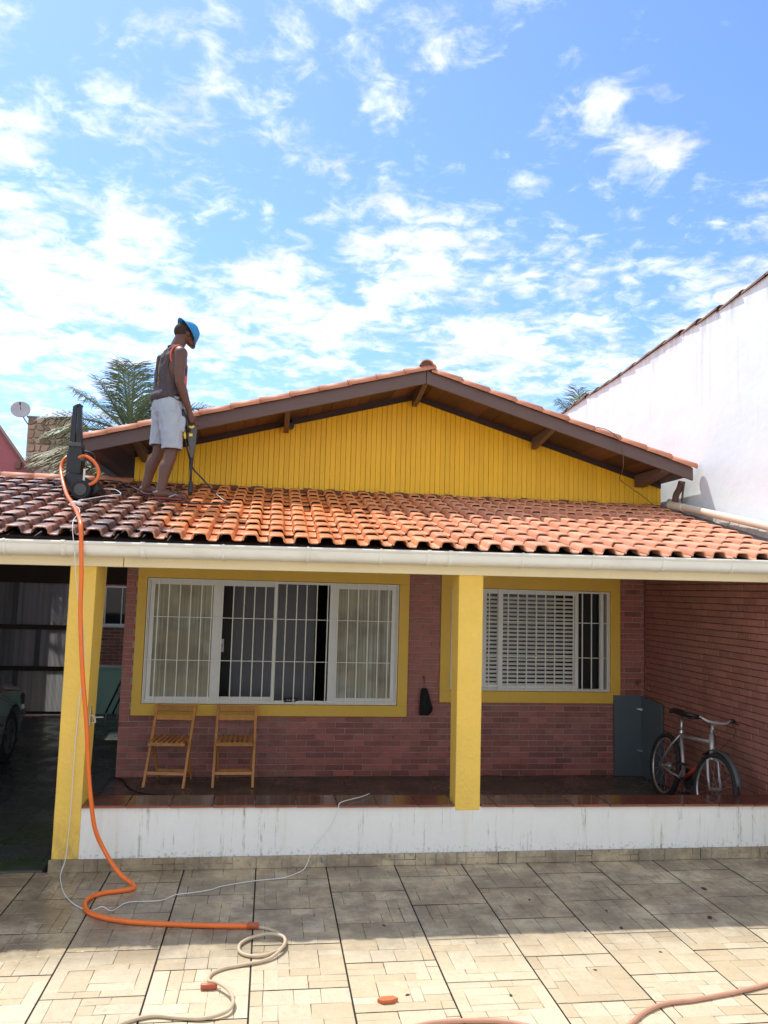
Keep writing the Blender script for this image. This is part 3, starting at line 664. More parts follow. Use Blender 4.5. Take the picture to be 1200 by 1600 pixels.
# pillars
def pillar(x0, x1, y0, dt, db, z0, z1, seed):
    mb = MB(); n = 14; vs = []
    for i in range(n + 1):
        t = i / n; z = z0 + (z1 - z0) * t; d = db + (dt - db) * t
        w = [0.0022 * noise.noise(Vector((seed + k * 9.1, z * 4, 0))) for k in range(4)]
        vs += [(x0 + w[0], y0 + w[1], z), (x1 + w[2], y0 + w[1], z), (x1 + w[2], y0 + d + w[3], z), (x0 + w[0], y0 + d + w[3], z)]
    fs = [(3, 2, 1, 0), tuple(range(4 * n, 4 * n + 4))]
    for i in range(n):
        for k in range(4): fs.append((4 * i + k, 4 * i + (k + 1) % 4, 4 * i + 4 + (k + 1) % 4, 4 * i + 4 + k))
    return HB(mb.add(vs, fs), 'pillar', M['yellow'], bevel=0.006)
p1 = pillar(-1.488, -1.300, 6.176, 0.40, 0.19, 0.0885, 2.30, 1)
p2 = pillar(1.492, 1.692, 6.180, 0.24, 0.19, 0.40, 2.30, 5)
MB().box((-1.2995, 6.24, 1.03), (-1.290, 6.29, 1.16)).build('latch_plate', M['steel'], p1)
MB().tube([(-1.292, 6.265, 1.10), (-1.265, 6.265, 1.09), (-1.258, 6.265, 1.05), (-1.285, 6.265, 1.045)], 0.007, 6).tube([(-1.285, 6.27, 1.085), (-1.21, 6.30, 1.082)], 0.005, 6).build('latch', M['steel'], p1)
# fascia beam and gutter, both rising 7 mm per metre to the right
def shear(mb):
    mb.v = [(x, y, z + 0.0068 * (x - 1)) for x, y, z in mb.v]; return mb
mb = MB()
for a, b_ in ((-4.3, -1.105), (-1.100, 4.36)): mb.box((a, 6.150, 2.228), (b_, 6.30, 2.345))
HB(shear(mb), 'eaves_beam', M['fascia'], bevel=0.004)
prof = [(6.140, 2.296)] + [(6.060 - 0.070 * math.sin(a), 2.350 - 0.054 * math.cos(a)) for a in [R(x) for x in (0, 18, 36, 54, 72, 90)]] + [(5.988, 2.378), (5.979, 2.386), (5.975, 2.398), (5.983, 2.407), (5.994, 2.403), (5.998, 2.390), (5.998, 2.36), (6.01, 2.325), (6.060, 2.306), (6.140, 2.306)]
mb = MB().prism([(-4.3, y, z) for y, z in prof], (8.92, 0, 0)); gut = HB(shear(mb), 'gutter', M['gutter'], smooth=True)
for X in (-2.44, -1.92, -1.52, -0.96, -0.37, 0.26, 0.82, 1.19, 1.36, 1.95, 2.53, 3.13, 3.73):
    mb = MB(); wd = 0.030 if X in (-1.52, -0.96, 1.19, 1.36) else 0.016
    ring = [(y + (-.006 if y < 6.1 else 0), z + (-.006 if z < 2.35 else .004)) for y, z in prof[:12]] + [(6.03, 2.40), (6.03, 2.33), (6.139, 2.315)]
    mb.prism([(X, y, z) for y, z in ring], (wd, 0, 0)); o = shear(mb).build('gutter_clip', M['gutter'], gut)
# porch roof
K = 0.26; RA = math.atan(K); RY0, RZ0 = 6.015, 2.420
def rz(y): return RZ0 + K * (y - RY0)
porch = HB(MB().prism([(-4.3, 6.10, rz(6.10) - .055), (-4.3, 8.826, rz(8.826) - .055), (-4.3, 8.826, rz(8.826) - .015), (-4.3, 6.06, rz(6.06) - .015)], (8.95, 0, 0)), 'porch_roof', M['darkwood'])
TP = 0.19
def roof_tile_mesh(ma, seed):
    prof = [(0, 0.000), (.004, .026), (.013, .041), (.030, .0465), (.095, .0465), (.112, .041), (.121, .026), (.1255, .001), (.134, -.004), (.182, -.004), (.190, .001)]
    th = 0.012; inner = []
    for i, (x, z) in enumerate(prof):
        if i <= 7: cx = .063; inner.append((x + (cx - x) * 0.19, z - th if z > .02 else z - .006))
        else: inner.append((x, z - th))
    Ls = (0.0, 0.010, 0.15, 0.302); mb = MB(); vs = []; n = len(prof)
    for j, yy in enumerate(Ls):
        dz = (-.004 if j == 0 else 0) ; tap = 1.0 if j < 3 else 0.93
        for x, z in prof: vs.append((.063 + (x - .063) * tap if x < .13 else x, yy, z * (1.0 if j < 3 else .94) + dz))
    o_ = len(vs)
    for yy in (0.0, 0.14):
        for x, z in inner: vs.append((x, yy + .0005, z))
    fs = []
    for j in range(3):
        for i in range(n - 1): fs.append((j * n + i, j * n + i + 1, (j + 1) * n + i + 1, (j + 1) * n + i))
    for i in range(n - 1): fs.append((i + 1, i, o_ + i, o_ + i + 1))
    for i in range(n - 1): fs.append((o_ + i, o_ + n + i, o_ + n + i + 1, o_ + i + 1))
    me = mb.add(vs, fs).mesh('roof_tile', ma, True); me.set_sharp_from_angle(angle=R(34)); return me
RT = roof_tile_mesh(M['roof_tile'], 0)
rows = 11; EXP = 0.2655
tl = []; rng = random.Random(21)
c0 = 0.03 - .063
for c in range(-23, 24):
    cj = rng.uniform(-.008, .008)
    for r_ in range(rows):
        x = c0 + c * TP; 
        if x < -4.3 or x + .19 > 4.66: continue
        y = RY0 + EXP * math.cos(RA) * r_ + rng.uniform(-.009, .009) + cj; z = rz(y) + 0.022
        if y > 8.83: continue
        tl.append((x + rng.uniform(-.005, .005), y + (rng.uniform(-.025, .02) if rng.random() < .06 else 0), z + rng.uniform(0, .004), rng.uniform(-.026, .026), rng.uniform(-.03, .03)))
vis = [t for t in tl if t[0] > -2.6]; vis.sort(key=lambda t: t[1]); keep = vis[:300]; ks = set(map(id, keep)); rest = [t for t in tl if id(t) not in ks]
TILT = RA - math.atan(0.022 / EXP)
hl = Vector(house.location)
for (x, y, z, a, b_) in keep: place('roof_tile', RT, porch, (x, y, z), (TILT + a * .6, a, b_))
def baked(me, items, name, ma, par, tiltf):
    vs = []; fs = []; base = [v.co.copy() for v in me.vertices]; pf = [tuple(p.vertices) for p in me.polygons]
    for it in items:
        m4 = Matrix.Translation(it[:3]) @ tiltf(it); o_ = len(vs)
        vs += [tuple(m4 @ v) for v in base]; fs += [tuple(o_ + i for i in f) for f in pf]
    o = MB().add(vs, fs).build(name, ma, par, smooth=True, kind='stuff'); return o
from mathutils import Euler
baked(RT, rest, 'roof_tile', M['roof_tile'], porch, lambda it: Euler((TILT + it[3] * .6, it[3], it[4])).to_matrix().to_4x4())
HB(MB().box((-1.53, 6.302, 2.335), (4.38, 8.838, 2.35)), 'bounce_ceiling', mat('cream_ceiling_paint', (0.78, 0.74, 0.66), 0.7, 0.05, 3))  # unseen flat ceiling, added pale to bounce light into the porch
# ridge tiles on the left part, mortar along the gable foot and the side
def barrel(L_, r0, r1, n=8, th=0.012):
    vs = []; 
    for (x, r_) in ((0, r0), (L_, r1)):
        for i in range(n + 1): a = math.pi * i / n; vs.append((x, -r_ * math.cos(a), r_ * math.sin(a) * .85))
    for (x, r_) in ((0, r0 - th), (L_, r1 - th)):
        for i in range(n + 1): a = math.pi * i / n; vs.append((x, -r_ * math.cos(a), r_ * math.sin(a) * .85))
    m_ = n + 1; fs = []
    for i in range(n): fs += [(i, i + 1, m_ + i + 1, m_ + i), (2 * m_ + i + 1, 2 * m_ + i, 3 * m_ + i, 3 * m_ + i + 1), (i + 1, i, 2 * m_ + i, 2 * m_ + i + 1), (m_ + i, m_ + i + 1, 3 * m_ + i + 1, 3 * m_ + i)]
    return MB().add(vs, fs)
BR = barrel(0.36, 0.088, 0.076).mesh('ridge_tile', M['rake'], True)
for i in range(9): place('ridge_tile', BR, porch, (-1.55 - .33 * (i + 1), 8.82, rz(8.82) + .015), (0, R(-1.0), 0))
mb = MB(); rng = random.Random(9)
x = -1.53
while x < 4.60:
    xe = min(x + rng.uniform(.05, .12), 4.62); z = rz(8.80) + .02 + rng.uniform(.01, .035)
    mb.prism([(x, 8.72, z - .05), (x, 8.828, z - .05), (x, 8.828, z + .012), (x, 8.77, z - .004)], (xe - x, 0, 0)); x = xe
HB(mb, 'mortar_fillet', mat('brown_mortar', (0.20, 0.085, 0.05), 0.9, 0.3, 20))
mb = MB(); y = 5.99
while y < 8.83:
    ye = min(y + rng.uniform(.08, .18), 8.84); z = rz((y + ye) / 2)
    w = 4.625 + rng.uniform(-.012, .012)
    mb.prism([(w, y, z + .02), (4.70, y, z + .02), (4.70, y, z + .12 + rng.uniform(-.012, .012)), (w + .02, y, z + .066)], (0, ye - y, K * (ye - y))); y = ye
HB(mb, 'side_flashing', M['flash'])
# gable
APX, APZ, KL, KR = 1.556, 4.304, 0.269, 0.297
def uz(x): return APZ - (KL if x < APX else KR) * abs(x - APX)
gab = HB(MB().prism([(-1.53, 8.835, 3.0), (4.59, 8.835, 3.0), (4.59, 8.835, uz(4.59)), (APX, 8.835, APZ), (-1.53, 8.835, uz(-1.53))], (0, .10, 0)), 'gable_wall', mat('gable_backing', (0.25, 0.12, 0.02), 0.8))
BWd = 0.0577; x = -1.526; rng = random.Random(4)
while x < 4.58:
    xe = min(x + BWd, 4.59); g2 = 0.0024; zb = 3.115 + rng.uniform(-.006, .006); a, b_ = x + g2 / 2 + rng.uniform(0, .0008), xe - g2 / 2
    y = 8.8225 + rng.uniform(-.0022, .0022); c = .003
    za, zbb = uz(a) + .01, uz(b_) + .01
    vs = [(a, 8.835, zb), (a, y + c, zb), (a + c, y, zb), (b_ - c, y, zb), (b_, y + c, zb), (b_, 8.835, zb)]
    vt = [(p[0] + rng.uniform(-.0004, .0004), p[1], (za if p[0] < (a + b_) / 2 else zbb)) for p in vs]
    m_ = MB().add(vs + vt, [(i, i + 1, i + 7, i + 6) for i in range(5)] + [(5, 4, 3, 2, 1, 0)])
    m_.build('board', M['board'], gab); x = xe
# main roof: soffit boards, purlins, barge boards, rake tiles
roof = HB(MB(), 'main_roof', M['darkwood'])
YB = 8.105
def slab(x0, x1, z0f, t, y0, y1): return [(x0, y0, z0f(x0)), (x1, y0, z0f(x1)), (x1, y0, z0f(x1) + t), (x0, y0, z0f(x0) + t)]
mb = MB(); LX, RX = -1.955, 4.60
mb.prism(slab(LX, APX, lambda x: uz(x) + .075, .03, YB + .02, 0), (0, 5.1, 0)); mb.prism(slab(APX, RX, lambda x: uz(x) + .075, .03, YB + .02, 0), (0, 5.1, 0))
roof.data = mb.mesh('main_roof', M['darkwood'])
rng = random.Random(8); x = LX + .005
while x < RX - .02:
    w = rng.choice((0.11, 0.13, 0.15, 0.20, 0.26)); xe = min(x + w, RX - .005)
    if x < APX < xe: xe = APX
    d = rng.uniform(0, .006)
    pts = [(x + .002, YB + .03, uz(x) + .05 + d), (xe - .002, YB + .03, uz(xe) + .05 + d), (xe - .002, YB + .03, uz(xe) + .068), (x + .002, YB + .03, uz(x) + .068)]
    o = MB().prism(pts, (0, 4.9, 0)).build('soffit_board', M['soffit'], roof); x = xe
HB(MB().prism([(-1.53, 8.80, uz(-1.53) - .012), (APX, 8.80, APZ - .012), (4.58, 8.80, uz(4.58) - .012), (4.58, 8.80, uz(4.58) + .05), (APX, 8.80, APZ + .05), (-1.53, 8.80, uz(-1.53) + .05)], (0, .022, 0)), 'trim_board', M['darkwood'])
for X, dz in ((APX, 0), (0.10, 0), (2.99, 0), (4.30, 0), (-1.42, 0)):
    z = uz(X); m_ = MB(); w = .055 if X != 4.30 else .12
    m_.prism([(X - w / 2, YB + .035, z + .05), (X - w / 2, YB + .035, z + .0), (X - w / 2, 8.60, z - .075), (X - w / 2, 8.80, z - .095), (X - w / 2, 8.80, z + .05)], (w, 0, 0))
    m_.build('purlin_end', M['barge'], roof, bevel=0.003)
for (xa, xb) in ((LX, APX - .003), (APX + .003, RX)):
    m_ = MB().prism([(xa, YB, uz(xa) - .0), (xb, YB, uz(xb) - .0), (xb, YB, uz(xb) + .142), (xa, YB, uz(xa) + .142)], (0, .03, 0)); m_.build('barge_board', M['barge'], roof, bevel=0.004)
# left eave trim running back, tile ends below it
MB().prism([(LX - .02, YB, uz(LX) + .0), (LX + .01, YB, uz(LX)), (LX + .01, YB, uz(LX) + .12), (LX - .02, YB, uz(LX) + .12)], (0, 4.9, 0)).build('eave_board', M['barge'], roof)
RK = barrel(0.345, 0.090, 0.078, 8).mesh('rake_tile', M['rake'], True)
def rake(x_low, x_high, sgn, kk):
    ang = math.atan(kk); L_ = .312 * math.cos(ang); x = x_low; i = 0
    while (x + L_ * .6 < x_high) if sgn > 0 else (x - L_ * .6 > x_high):
        z = uz(x) + .142 - .006 + i % 2 * .001 + random.uniform(-.002, .002)
        o = place('rake_tile', RK, roof, (x, YB + .045, z + .004), (0, -ang + R(0.6), 0) if sgn > 0 else (0, -(math.pi - ang) , 0))
        if sgn < 0:
            o.rotation_euler = (0, -ang + R(0.6), math.pi)
        x += sgn * L_; i += 1
rake(LX - .03, APX + .05, 1, KL); rake(RX + .03, APX - .05, -1, KR)
RG = barrel(0.40, 0.076, 0.070, 8).mesh('ridge_tile', M['rake'], True)
for i in range(12): place('ridge_tile', RG, roof, (APX, YB - .035 + i * .36, APZ + .190), (0, 0, R(90)))
MB().prism([(APX - .078, YB - .01, APZ + .14), (APX + .078, YB - .01, APZ + .14), (APX + .066, YB - .01, APZ + .20), (APX + .045, YB - .01, APZ + .232), (APX, YB - .01, APZ + .246), (APX - .045, YB - .01, APZ + .232), (APX - .066, YB - .01, APZ + .20)], (0, .3, 0)).build('ridge_mortar', M['rust'], roof)
# solid tiled covering seen at its edges
for (xa, xb, kk) in ((LX, APX, KL), (RX, APX, KR)):
    n_ = 9
    for i in range(n_):
        a = xa + (xb - xa) * i / n_; b_ = xa + (xb - xa) * (i + 1) / n_ + (-.03 if xa > xb else .03)
        MB().prism([(a, YB + .10, uz(a) + .112), (b_, YB + .10, uz(b_) + .108), (b_, YB + .10, uz(b_) + .135), (a, YB + .10, uz(a) + .16)], (0, 4.85, 0)).build('tile_course', M['rake'], roof)
# camera fixed on gable, downpipe
sc_ = HB(MB().tube([(0.155, 8.70, 3.885), (0.155, 8.80, 3.895)], 0.033, 14).tube([(0.155, 8.78, 3.92), (0.155, 8.80, 3.98)], .01, 6), 'round_fixture', M['black'], smooth=True)
HB(MB().tube(spline([(4.60, 8.36, 3.42), (4.595, 8.40, 3.34), (4.56, 8.40, 3.28), (4.545, 8.40, 3.22), (4.54, 8.40, 3.10)], 5), 0.036, 12), 'downpipe', M['rust'], smooth=True)
for dy in (-.05, .055): HB(MB().tube([(4.63, 8.40 + dy, 3.42), (4.61, 8.40 + dy, 3.30), (4.60, 8.42 + dy, 3.12)], 0.012, 8), 'conduit', M['greyplastic'], smooth=True)
HB(MB().tube([(4.50, 8.40, 3.145), (4.515, 8.20, 3.110), (4.605, 6.85, 2.800), (4.65, 6.2, 2.65)], 0.040, 14).tube([(4.495, 8.42, 3.148), (4.512, 8.16, 3.098)], 0.046, 14), 'drain_pipe', M['pipe'], smooth=True)

# ------------------------------------------------------------------ carport beyond the house's left side
car_r = thing('carport', 'dark carport behind the left pillar with corrugated sheet gate at its far end', 'carport', (-4, 11, 0))
def CB(mb, name, ma, par=None, **k): return P_(mb.build(name, ma, par or car_r, **k), car_r) if par is None else mb.build(name, ma, par, **k)
CB(MB().prism([(-6.4, 8.83, 3.08), (-6.4, 13.3, 2.35), (-6.4, 13.3, 2.42), (-6.4, 8.83, 3.15)], (3.45, 0, 0)), 'rear_roof', M['darkwood'])
CB(MB().prism([(-6.4, 5.98, 2.40), (-6.4, 8.83, 3.14), (-6.4, 8.83, 3.18), (-6.4, 5.98, 2.44)], (2.1, 0, 0)), 'front_roof', M['darkwood'])
CB(MB().prism([(-2.95, 8.83, 3.10), (-2.95, 12.0, 2.60), (-2.95, 12.0, 2.66), (-2.95, 8.83, 3.16)], (1.40, 0, 0)), 'rear_roof', M['darkwood'])
CB(MB().box((-2.95, 11.85, 2.06), (-1.545, 11.98, 2.64)), 'beam', M['darkwood'])
CB(MB().box((-6.4, 13.0, 2.10), (-2.95, 13.12, 2.42)), 'beam', M['darkwood'])
CB(MB().box((-6.5, 6.2, 0), (-6.4, 13.2, 3.2)), 'side_wall', M['concrete'])  # unseen wall, added to keep light out of the carport
CB(MB().box((-3.075, 12.98, 0.0), (-2.985, 13.10, 2.10)), 'post', M['darkwood'])
gate = CB(MB().box((-6.4, 13.06, 1.325), (-3.075, 13.10, 1.40)).box((-6.4, 13.06, 0.69), (-3.075, 13.10, 0.76)).box((-6.4, 13.06, 0.03), (-3.075, 13.10, 0.07)).box((-6.4, 13.06, 2.05), (-3.075, 13.10, 2.10)), 'gate', M['darkwood'])
def corr(x0, x1, z0, z1):
    n_ = int((x1 - x0) / 0.019); vs = []; fs = []
    for i in range(2 * n_ + 1):
        xx = x0 + (x1 - x0) * i / (2 * n_); yy = 2.075 + 11 + (.006 if i % 2 else -.006)
        vs += [(xx, yy, z0), (xx, yy, z1)]
    for i in range(2 * n_): fs.append((2 * i, 2 * i + 2, 2 * i + 3, 2 * i + 1))
    return MB().add(vs, fs)
for zz0, zz1, xs in ((1.40, 2.05, (-6.4, -5.5, -4.72, -3.93, -3.15)), (0.76, 1.325, (-6.4, -5.9, -5.1, -4.32, -3.56, -3.12)), (0.07, 0.69, (-6.4, -5.6, -4.75, -3.86, -3.12))):
    for i in range(len(xs) - 1):
        o = corr(xs[i], xs[i + 1], zz0, zz1).build('sheet', M['fibre'], gate); 
        if i: MB().box((xs[i] - .04, 13.055, zz0), (xs[i] + .035, 13.066, zz1)).build('batten', M['greyplastic'], gate)
# far annex wall seen between pillar and house
ann = thing('annex_wall', 'brick and pale green annex wall with small window seen past the left pillar', 'wall', (-2.3, 13.2, 0))
ab = MB().box((-3.0, 13.22, 0), (-1.3, 13.36, 2.5)).build('wall_body', M['stone_mortar'], ann); P_(ab, ann)
P_(MB().box((-2.98, 13.205, 0.02), (-1.3, 13.222, 0.745)).build('green_dado', M['green'], ann), ann)
P_(MB().box((-2.98, 13.17, 0.745), (-1.3, 13.222, 0.775)).build('ledge', M['alu'], ann), ann)
AB = MB().box((0, 0, 0), (.17, .012, .042)).mesh('brick', M['brick']); rr_ = 0; z = 0.785
while z < 2.2:
    x = -2.98 - (.09 if rr_ % 2 else 0)
    while x < -1.5:
        for (a, b_, c, d) in clip(max(x, -2.98), min(x + .17, -1.35), z, z + .042, [(-2.62, -2.26, 1.41, 2.03)]): place('brick', AB, ann, (a + 2.3, 13.211 - 13.2, c), None, ((b_ - a) / .17, 1, (d - c) / .042))
        x += .182
    z += .054; rr_ += 1
w_ = MB(); frame_bars(w_, -2.62, -2.26, 1.41, 2.03, .022, 13.19, 13.222); w_.box((-2.64, 13.165, 1.38), (-2.24, 13.222, 1.41)); w_.box((-2.36, 13.195, 1.43), (-2.345, 13.215, 2.01))
wo_ = P_(w_.build('window', M['alu'], ann), ann); MB().box((-2.60, 13.21, 1.43), (-2.28, 13.216, 2.01)).build('glass_pane', M['glass'], wo_)
rail = thing('stair_rail', 'black metal stair rail leaning up across the green wall', 'railing', (-2.3, 12.6, 0))
for dx in (0, .10): P_(MB().tube([(-2.37 + dx, 12.5, 0.14 - dx * .1), (-2.12 + dx, 12.5, 0.74)], .014, 8).build('rail_bar', M['black'], rail), rail)
P_(MB().tube([(-2.27, 12.5, 0.40), (-2.14, 12.5, 0.44)], .010, 8).tube([(-2.37, 12.5, 0.14), (-2.37, 12.5, 0.012)], .012, 8).tube([(-2.20, 12.5, 0.55), (-2.20, 12.5, 0.012)], .010, 8).build('rail_post', M['steel'], rail), rail)

# ------------------------------------------------------------------ right: brick-clad side wall and white neighbour wall
sw = thing('side_brick_wall', 'red brick wall closing the right end of the porch behind the bicycle', 'wall', (4.45, 7.4, 0))
P_(MB().box((4.385, 5.95, 0), (4.66, 8.826, 2.42)).build('wall_body', M['mortar_dark'], sw), sw)
SB = MB().cbox((0, 0, 0), (0.02, 0.2, 0.055), 0.003, 0).mesh('brick', M['brick_side'])
lst = []; zc = 0.055; row = 0; rng = random.Random(31)
while zc < 2.40:
    yo = 8.826 + (0.105 if row % 2 else 0)
    while yo > 5.96:
        a, b_ = max(yo - BL, 5.96), min(yo, 8.824)
        if b_ - a > .03: lst.append((a, b_, zc))
        yo -= BL + .008
    zc += .0645; row += 1
lst.sort(key=lambda t: t[0] + (0 if t[1] - t[0] > .1 else .5)); 
lst = [t for t in lst if t[1] > 6.2] + [t for t in lst if t[1] <= 6.2]
for (a, b_, z) in lst[:300]: place('brick', SB, sw, (4.374 + rng.uniform(-.003, .003) - 4.45, a - 7.4, z), (0, 0, rng.uniform(-.006, .006)), (1, (b_ - a) / .2, 1))
mb = MB()
for (a, b_, z) in lst[300:]: mb.cbox((4.374 + rng.uniform(-.003, .003), a, z), (4.394, b_, z + .055), .003, 0)
P_(mb.build('brick', M['brick_side'], sw, kind='stuff'), sw)

nb = thing('neighbour_house', 'tall white stuccoed house wall with dark tile edge rising on the right', 'house', (5.5, 8, 0))
def wtop(y): return 5.27 - 0.031 * (y - 6.86) + 0.012 * math.sin(y * 2.3)
mb = MB(); ys = [2.0 + i * .25 for i in range(49)]; vs = []
for y in ys:
    for (x, z) in ((4.70, 0), (4.70, wtop(y)), (4.98, wtop(y)), (4.98, 0)): vs.append((x, y, z))
fs = [(0, 1, 2, 3), tuple(range(len(vs) - 1, len(vs) - 5, -1))]
for i in range(len(ys) - 1):
    for k in range(4): fs.append((4 * i + k, 4 * i + (k + 1) % 4, 4 * i + 4 + (k + 1) % 4, 4 * i + 4 + k))
P_(MB().add(vs, fs).build('side_wall', M['stucco'], nb), nb)
P_(MB().prism([(4.98, 2, 5.20), (10, 2, 3.2), (10, 2, 0), (4.98, 2, 0)], (0, .25, 0)).build('gable_end', M['stucco'], nb), nb)
P_(MB().prism([(4.80, 2, 5.17), (10.2, 2, 2.99), (10.2, 2, 3.07), (4.80, 2, 5.25)], (0, 12, -.1)).build('roof', M['old_tile'], nb), nb)
NT = barrel(0.46, 0.085, 0.062, 6).mesh('rake_tile', M['old_tile'], True); rng = random.Random(2)
y = 2.1
while y < 13.8:
    place('rake_tile', NT, nb, (4.75 - 5.5, y - 8, wtop(y) - .010), (R(rng.uniform(-3, 3)), R(2.6 + rng.uniform(-1.5, 1.5)), R(90 + rng.uniform(-2, 2)))); y += .40 + rng.uniform(-.03, .03)

# ------------------------------------------------------------------ distant things on the left
pk = thing('pink_wall', 'pink sloping neighbour wall with dark edge tiles at the far left', 'wall', (-5, 13.6, 0))
P_(MB().prism([(-7.5, 13.5, 0), (-3.85, 13.5, 0), (-3.85, 13.5, 3.66), (-5.4, 13.5, 5.71), (-7.5, 13.5, 3.9)], (0, .18, 0)).build('wall_body', M['pink'], pk), pk)
P_(MB().prism([(-3.80, 13.46, 3.62), (-5.4, 13.46, 5.755), (-5.4, 13.46, 5.715), (-3.85, 13.46, 3.64)], (0, .24, 0)).build('edge_tiles', M['old_tile'], pk), pk)
P_(MB().box((-4.21, 13.44, 3.90), (-4.13, 13.50, 4.01)).build('vent', M['old_tile'], pk), pk)
fh = thing('far_house', 'low far house with orange tiled roof behind the stone chimney', 'house', (-3, 18, 0))
P_(MB().box((-6.2, 16.2, 0), (1.5, 20, 3.75)).build('wall', M['stone_mortar'], fh), fh)
def fz(y): return 3.70 + .30 * (y - 15.9)
P_(MB().prism([(-6.4, 15.9, 3.66), (-6.4, 19.0, fz(19) - .04), (-6.4, 22, 3.7), (-6.4, 22, 3.6), (-6.4, 15.9, 3.6)], (8.2, 0, 0)).build('roof', M['old_tile'], fh), fh)
FT = roof_tile_mesh(M['far_tile'], 1); ft = []
for c in range(33):
    for r_ in range(9): ft.append((-6.2 + c * .235, 15.88 + r_ * .36, fz(15.88 + r_ * .36) + .03))
for t in ft[:297]: place('roof_tile', FT, fh, (t[0] + 3, t[1] - 18, t[2]), (math.atan(.30) - .05, 0, 0), (1.235, 1.24, 1.2))
ch = thing('stone_chimney', 'rubble stone chimney block beside the satellite dish on far roof', 'chimney', (-4.1, 15.4, 4.2))
CX0, CX1, CZ0, CZ1 = -4.535, -3.66, 4.30, 5.06
P_(MB().box((CX0, 15.03, 3.6), (CX1, 15.9, CZ1)).build('core', M['stone_mortar'], ch), ch)
P_(MB().box((CX0 - .02, 15.0, CZ1), (CX1 + .02, 15.93, CZ1 + .03)).build('cap_slab', M['concrete'], ch), ch)
rng = random.Random(15); nx, nz_ = 7, 7; gpt = {}
for i in range(nx + 1):
    for j in range(nz_ + 1):
        jx = rng.uniform(-.035, .035) if 0 < i < nx else 0; jz = rng.uniform(-.03, .03) if 0 < j < nz_ else 0
        gpt[i, j] = Vector((CX0 + (CX1 - CX0) * i / nx + jx + (0.04 if j % 2 and 0 < i < nx else 0), 0, CZ0 - .1 + (CZ1 - CZ0 + .1) * j / nz_ + jz))
for i in range(nx):
    for j in range(nz_):
        q = [gpt[i, j], gpt[i + 1, j], gpt[i + 1, j + 1], gpt[i, j + 1]]; c = sum(q, Vector()) / 4; poly = []
        for k in range(4):
            a, b_ = q[k], q[(k + 1) % 4]
            for t in (.22, .78): poly.append(c + (a.lerp(b_, t) - c) * .97)
        f0 = [(p.x, 15.03, p.z) for p in poly]; f1 = [(c.x + (p.x - c.x) * .86, 15.005 - rng.uniform(0, .02), c.z + (p.z - c.z) * .86) for p in poly]
        P_(MB().add(f0 + f1, [tuple(range(8, 16))] + [(k, (k + 1) % 8, 8 + (k + 1) % 8, 8 + k) for k in range(8)]).build('stone', M['stone'], ch), ch)
ds = thing('satellite_dish', 'pale round satellite dish on an arm beside the stone chimney', 'satellite dish', (-4.6, 15, 4.9))
ax = Vector((0.18, -0.9, 0.32)).normalized(); u_ = ax.orthogonal().normalized(); v_ = ax.cross(u_); c_ = Vector((-4.64, 14.9, 5.165)); vs = [c_]; fs = []; nr, ns = 5, 28
for i in range(1, nr + 1):
    r_ = .165 * i / nr
    for k in range(ns): a = 2 * math.pi * k / ns; vs.append(c_ + u_ * (r_ * math.cos(a)) + v_ * (r_ * math.sin(a)) + ax * (r_ * r_ * 1.3))
for k in range(ns): fs.append((0, 1 + k, 1 + (k + 1) % ns))
for i in range(nr - 1):
    for k in range(ns): a = 1 + i * ns; fs.append((a + k, a + ns + k, a + ns + (k + 1) % ns, a + (k + 1) % ns))
o = MB().add(vs, fs).build('dish', M['dish'], ds, smooth='full'); P_(o, ds); sm_ = o.modifiers.new('s', 'SOLIDIFY'); sm_.thickness = .008
P_(MB().tube([c_ + ax * .02, c_ + ax * .17 + Vector((0, 0, .03))], .006, 6).box(tuple(c_ + ax * .17 + Vector((-.015, -.015, .015))), tuple(c_ + ax * .17 + Vector((.015, .015, .05)))).build('receiver_arm', M['greyplastic'], ds), ds)
P_(MB().tube([c_ - ax * .01, (-4.60, 15.0, 5.03), (-4.51, 15.05, 4.90), (-4.53, 15.06, 4.72)], .011, 8).build('mast', M['greyplastic'], ds), ds)

# ------------------------------------------------------------------ palms
def frond(par, base, az, el, L_, droop, seed, ma, nl=44, ll=0.62, fold=0.6):
    rg = random.Random(seed); d = Vector((math.cos(az) * math.cos(el), math.sin(az) * math.cos(el), math.sin(el))); p = Vector(base); pts = [p.copy()]; n_ = 14
    for i in range(n_):
        t = i / n_; d = (d + Vector((0, 0, -droop * (0.3 + t) / n_))).normalized(); p = p + d * (L_ / n_); pts.append(p.copy())
    mb = MB().tube(pts, [.028 * (1 - .85 * i / n_) + .003 for i in range(n_ + 1)], 5)
    for i in range(nl):
        t = .12 + .88 * i / nl; k = min(int(t * n_), n_ - 1); f = t * n_ - k; q = pts[k].lerp(pts[k + 1], f); tg = (pts[k + 1] - pts[k]).normalized()
        side = tg.cross(Vector((0, 0, 1))); side = side.normalized() if side.length > .01 else Vector((1, 0, 0)); up = side.cross(tg)
        ln = ll * (math.sin(math.pi * (0.12 + 0.80 * t)) ** .6) * rg.uniform(.85, 1.1)
        for s_ in (-1, 1):
            dd = (side * s_ * rg.uniform(.75, 1.0) + tg * rg.uniform(.55, .85) + up * rg.uniform(.0, .35)).normalized(); w = .0085
            e1 = q + dd * ln * .5; dd2 = (dd + Vector((0, 0, -fold * rg.uniform(.6, 1.3)))).normalized(); e2 = e1 + dd2 * ln * .5
            mb.add([q - tg * w * .6, q + tg * w * .6, e1 + tg * w, e1 - tg * w, e2 + tg * .002, e2 - tg * .002], [(0, 1, 2, 3), (3, 2, 4, 5)])
    P_(mb.build('frond', ma, par), par)
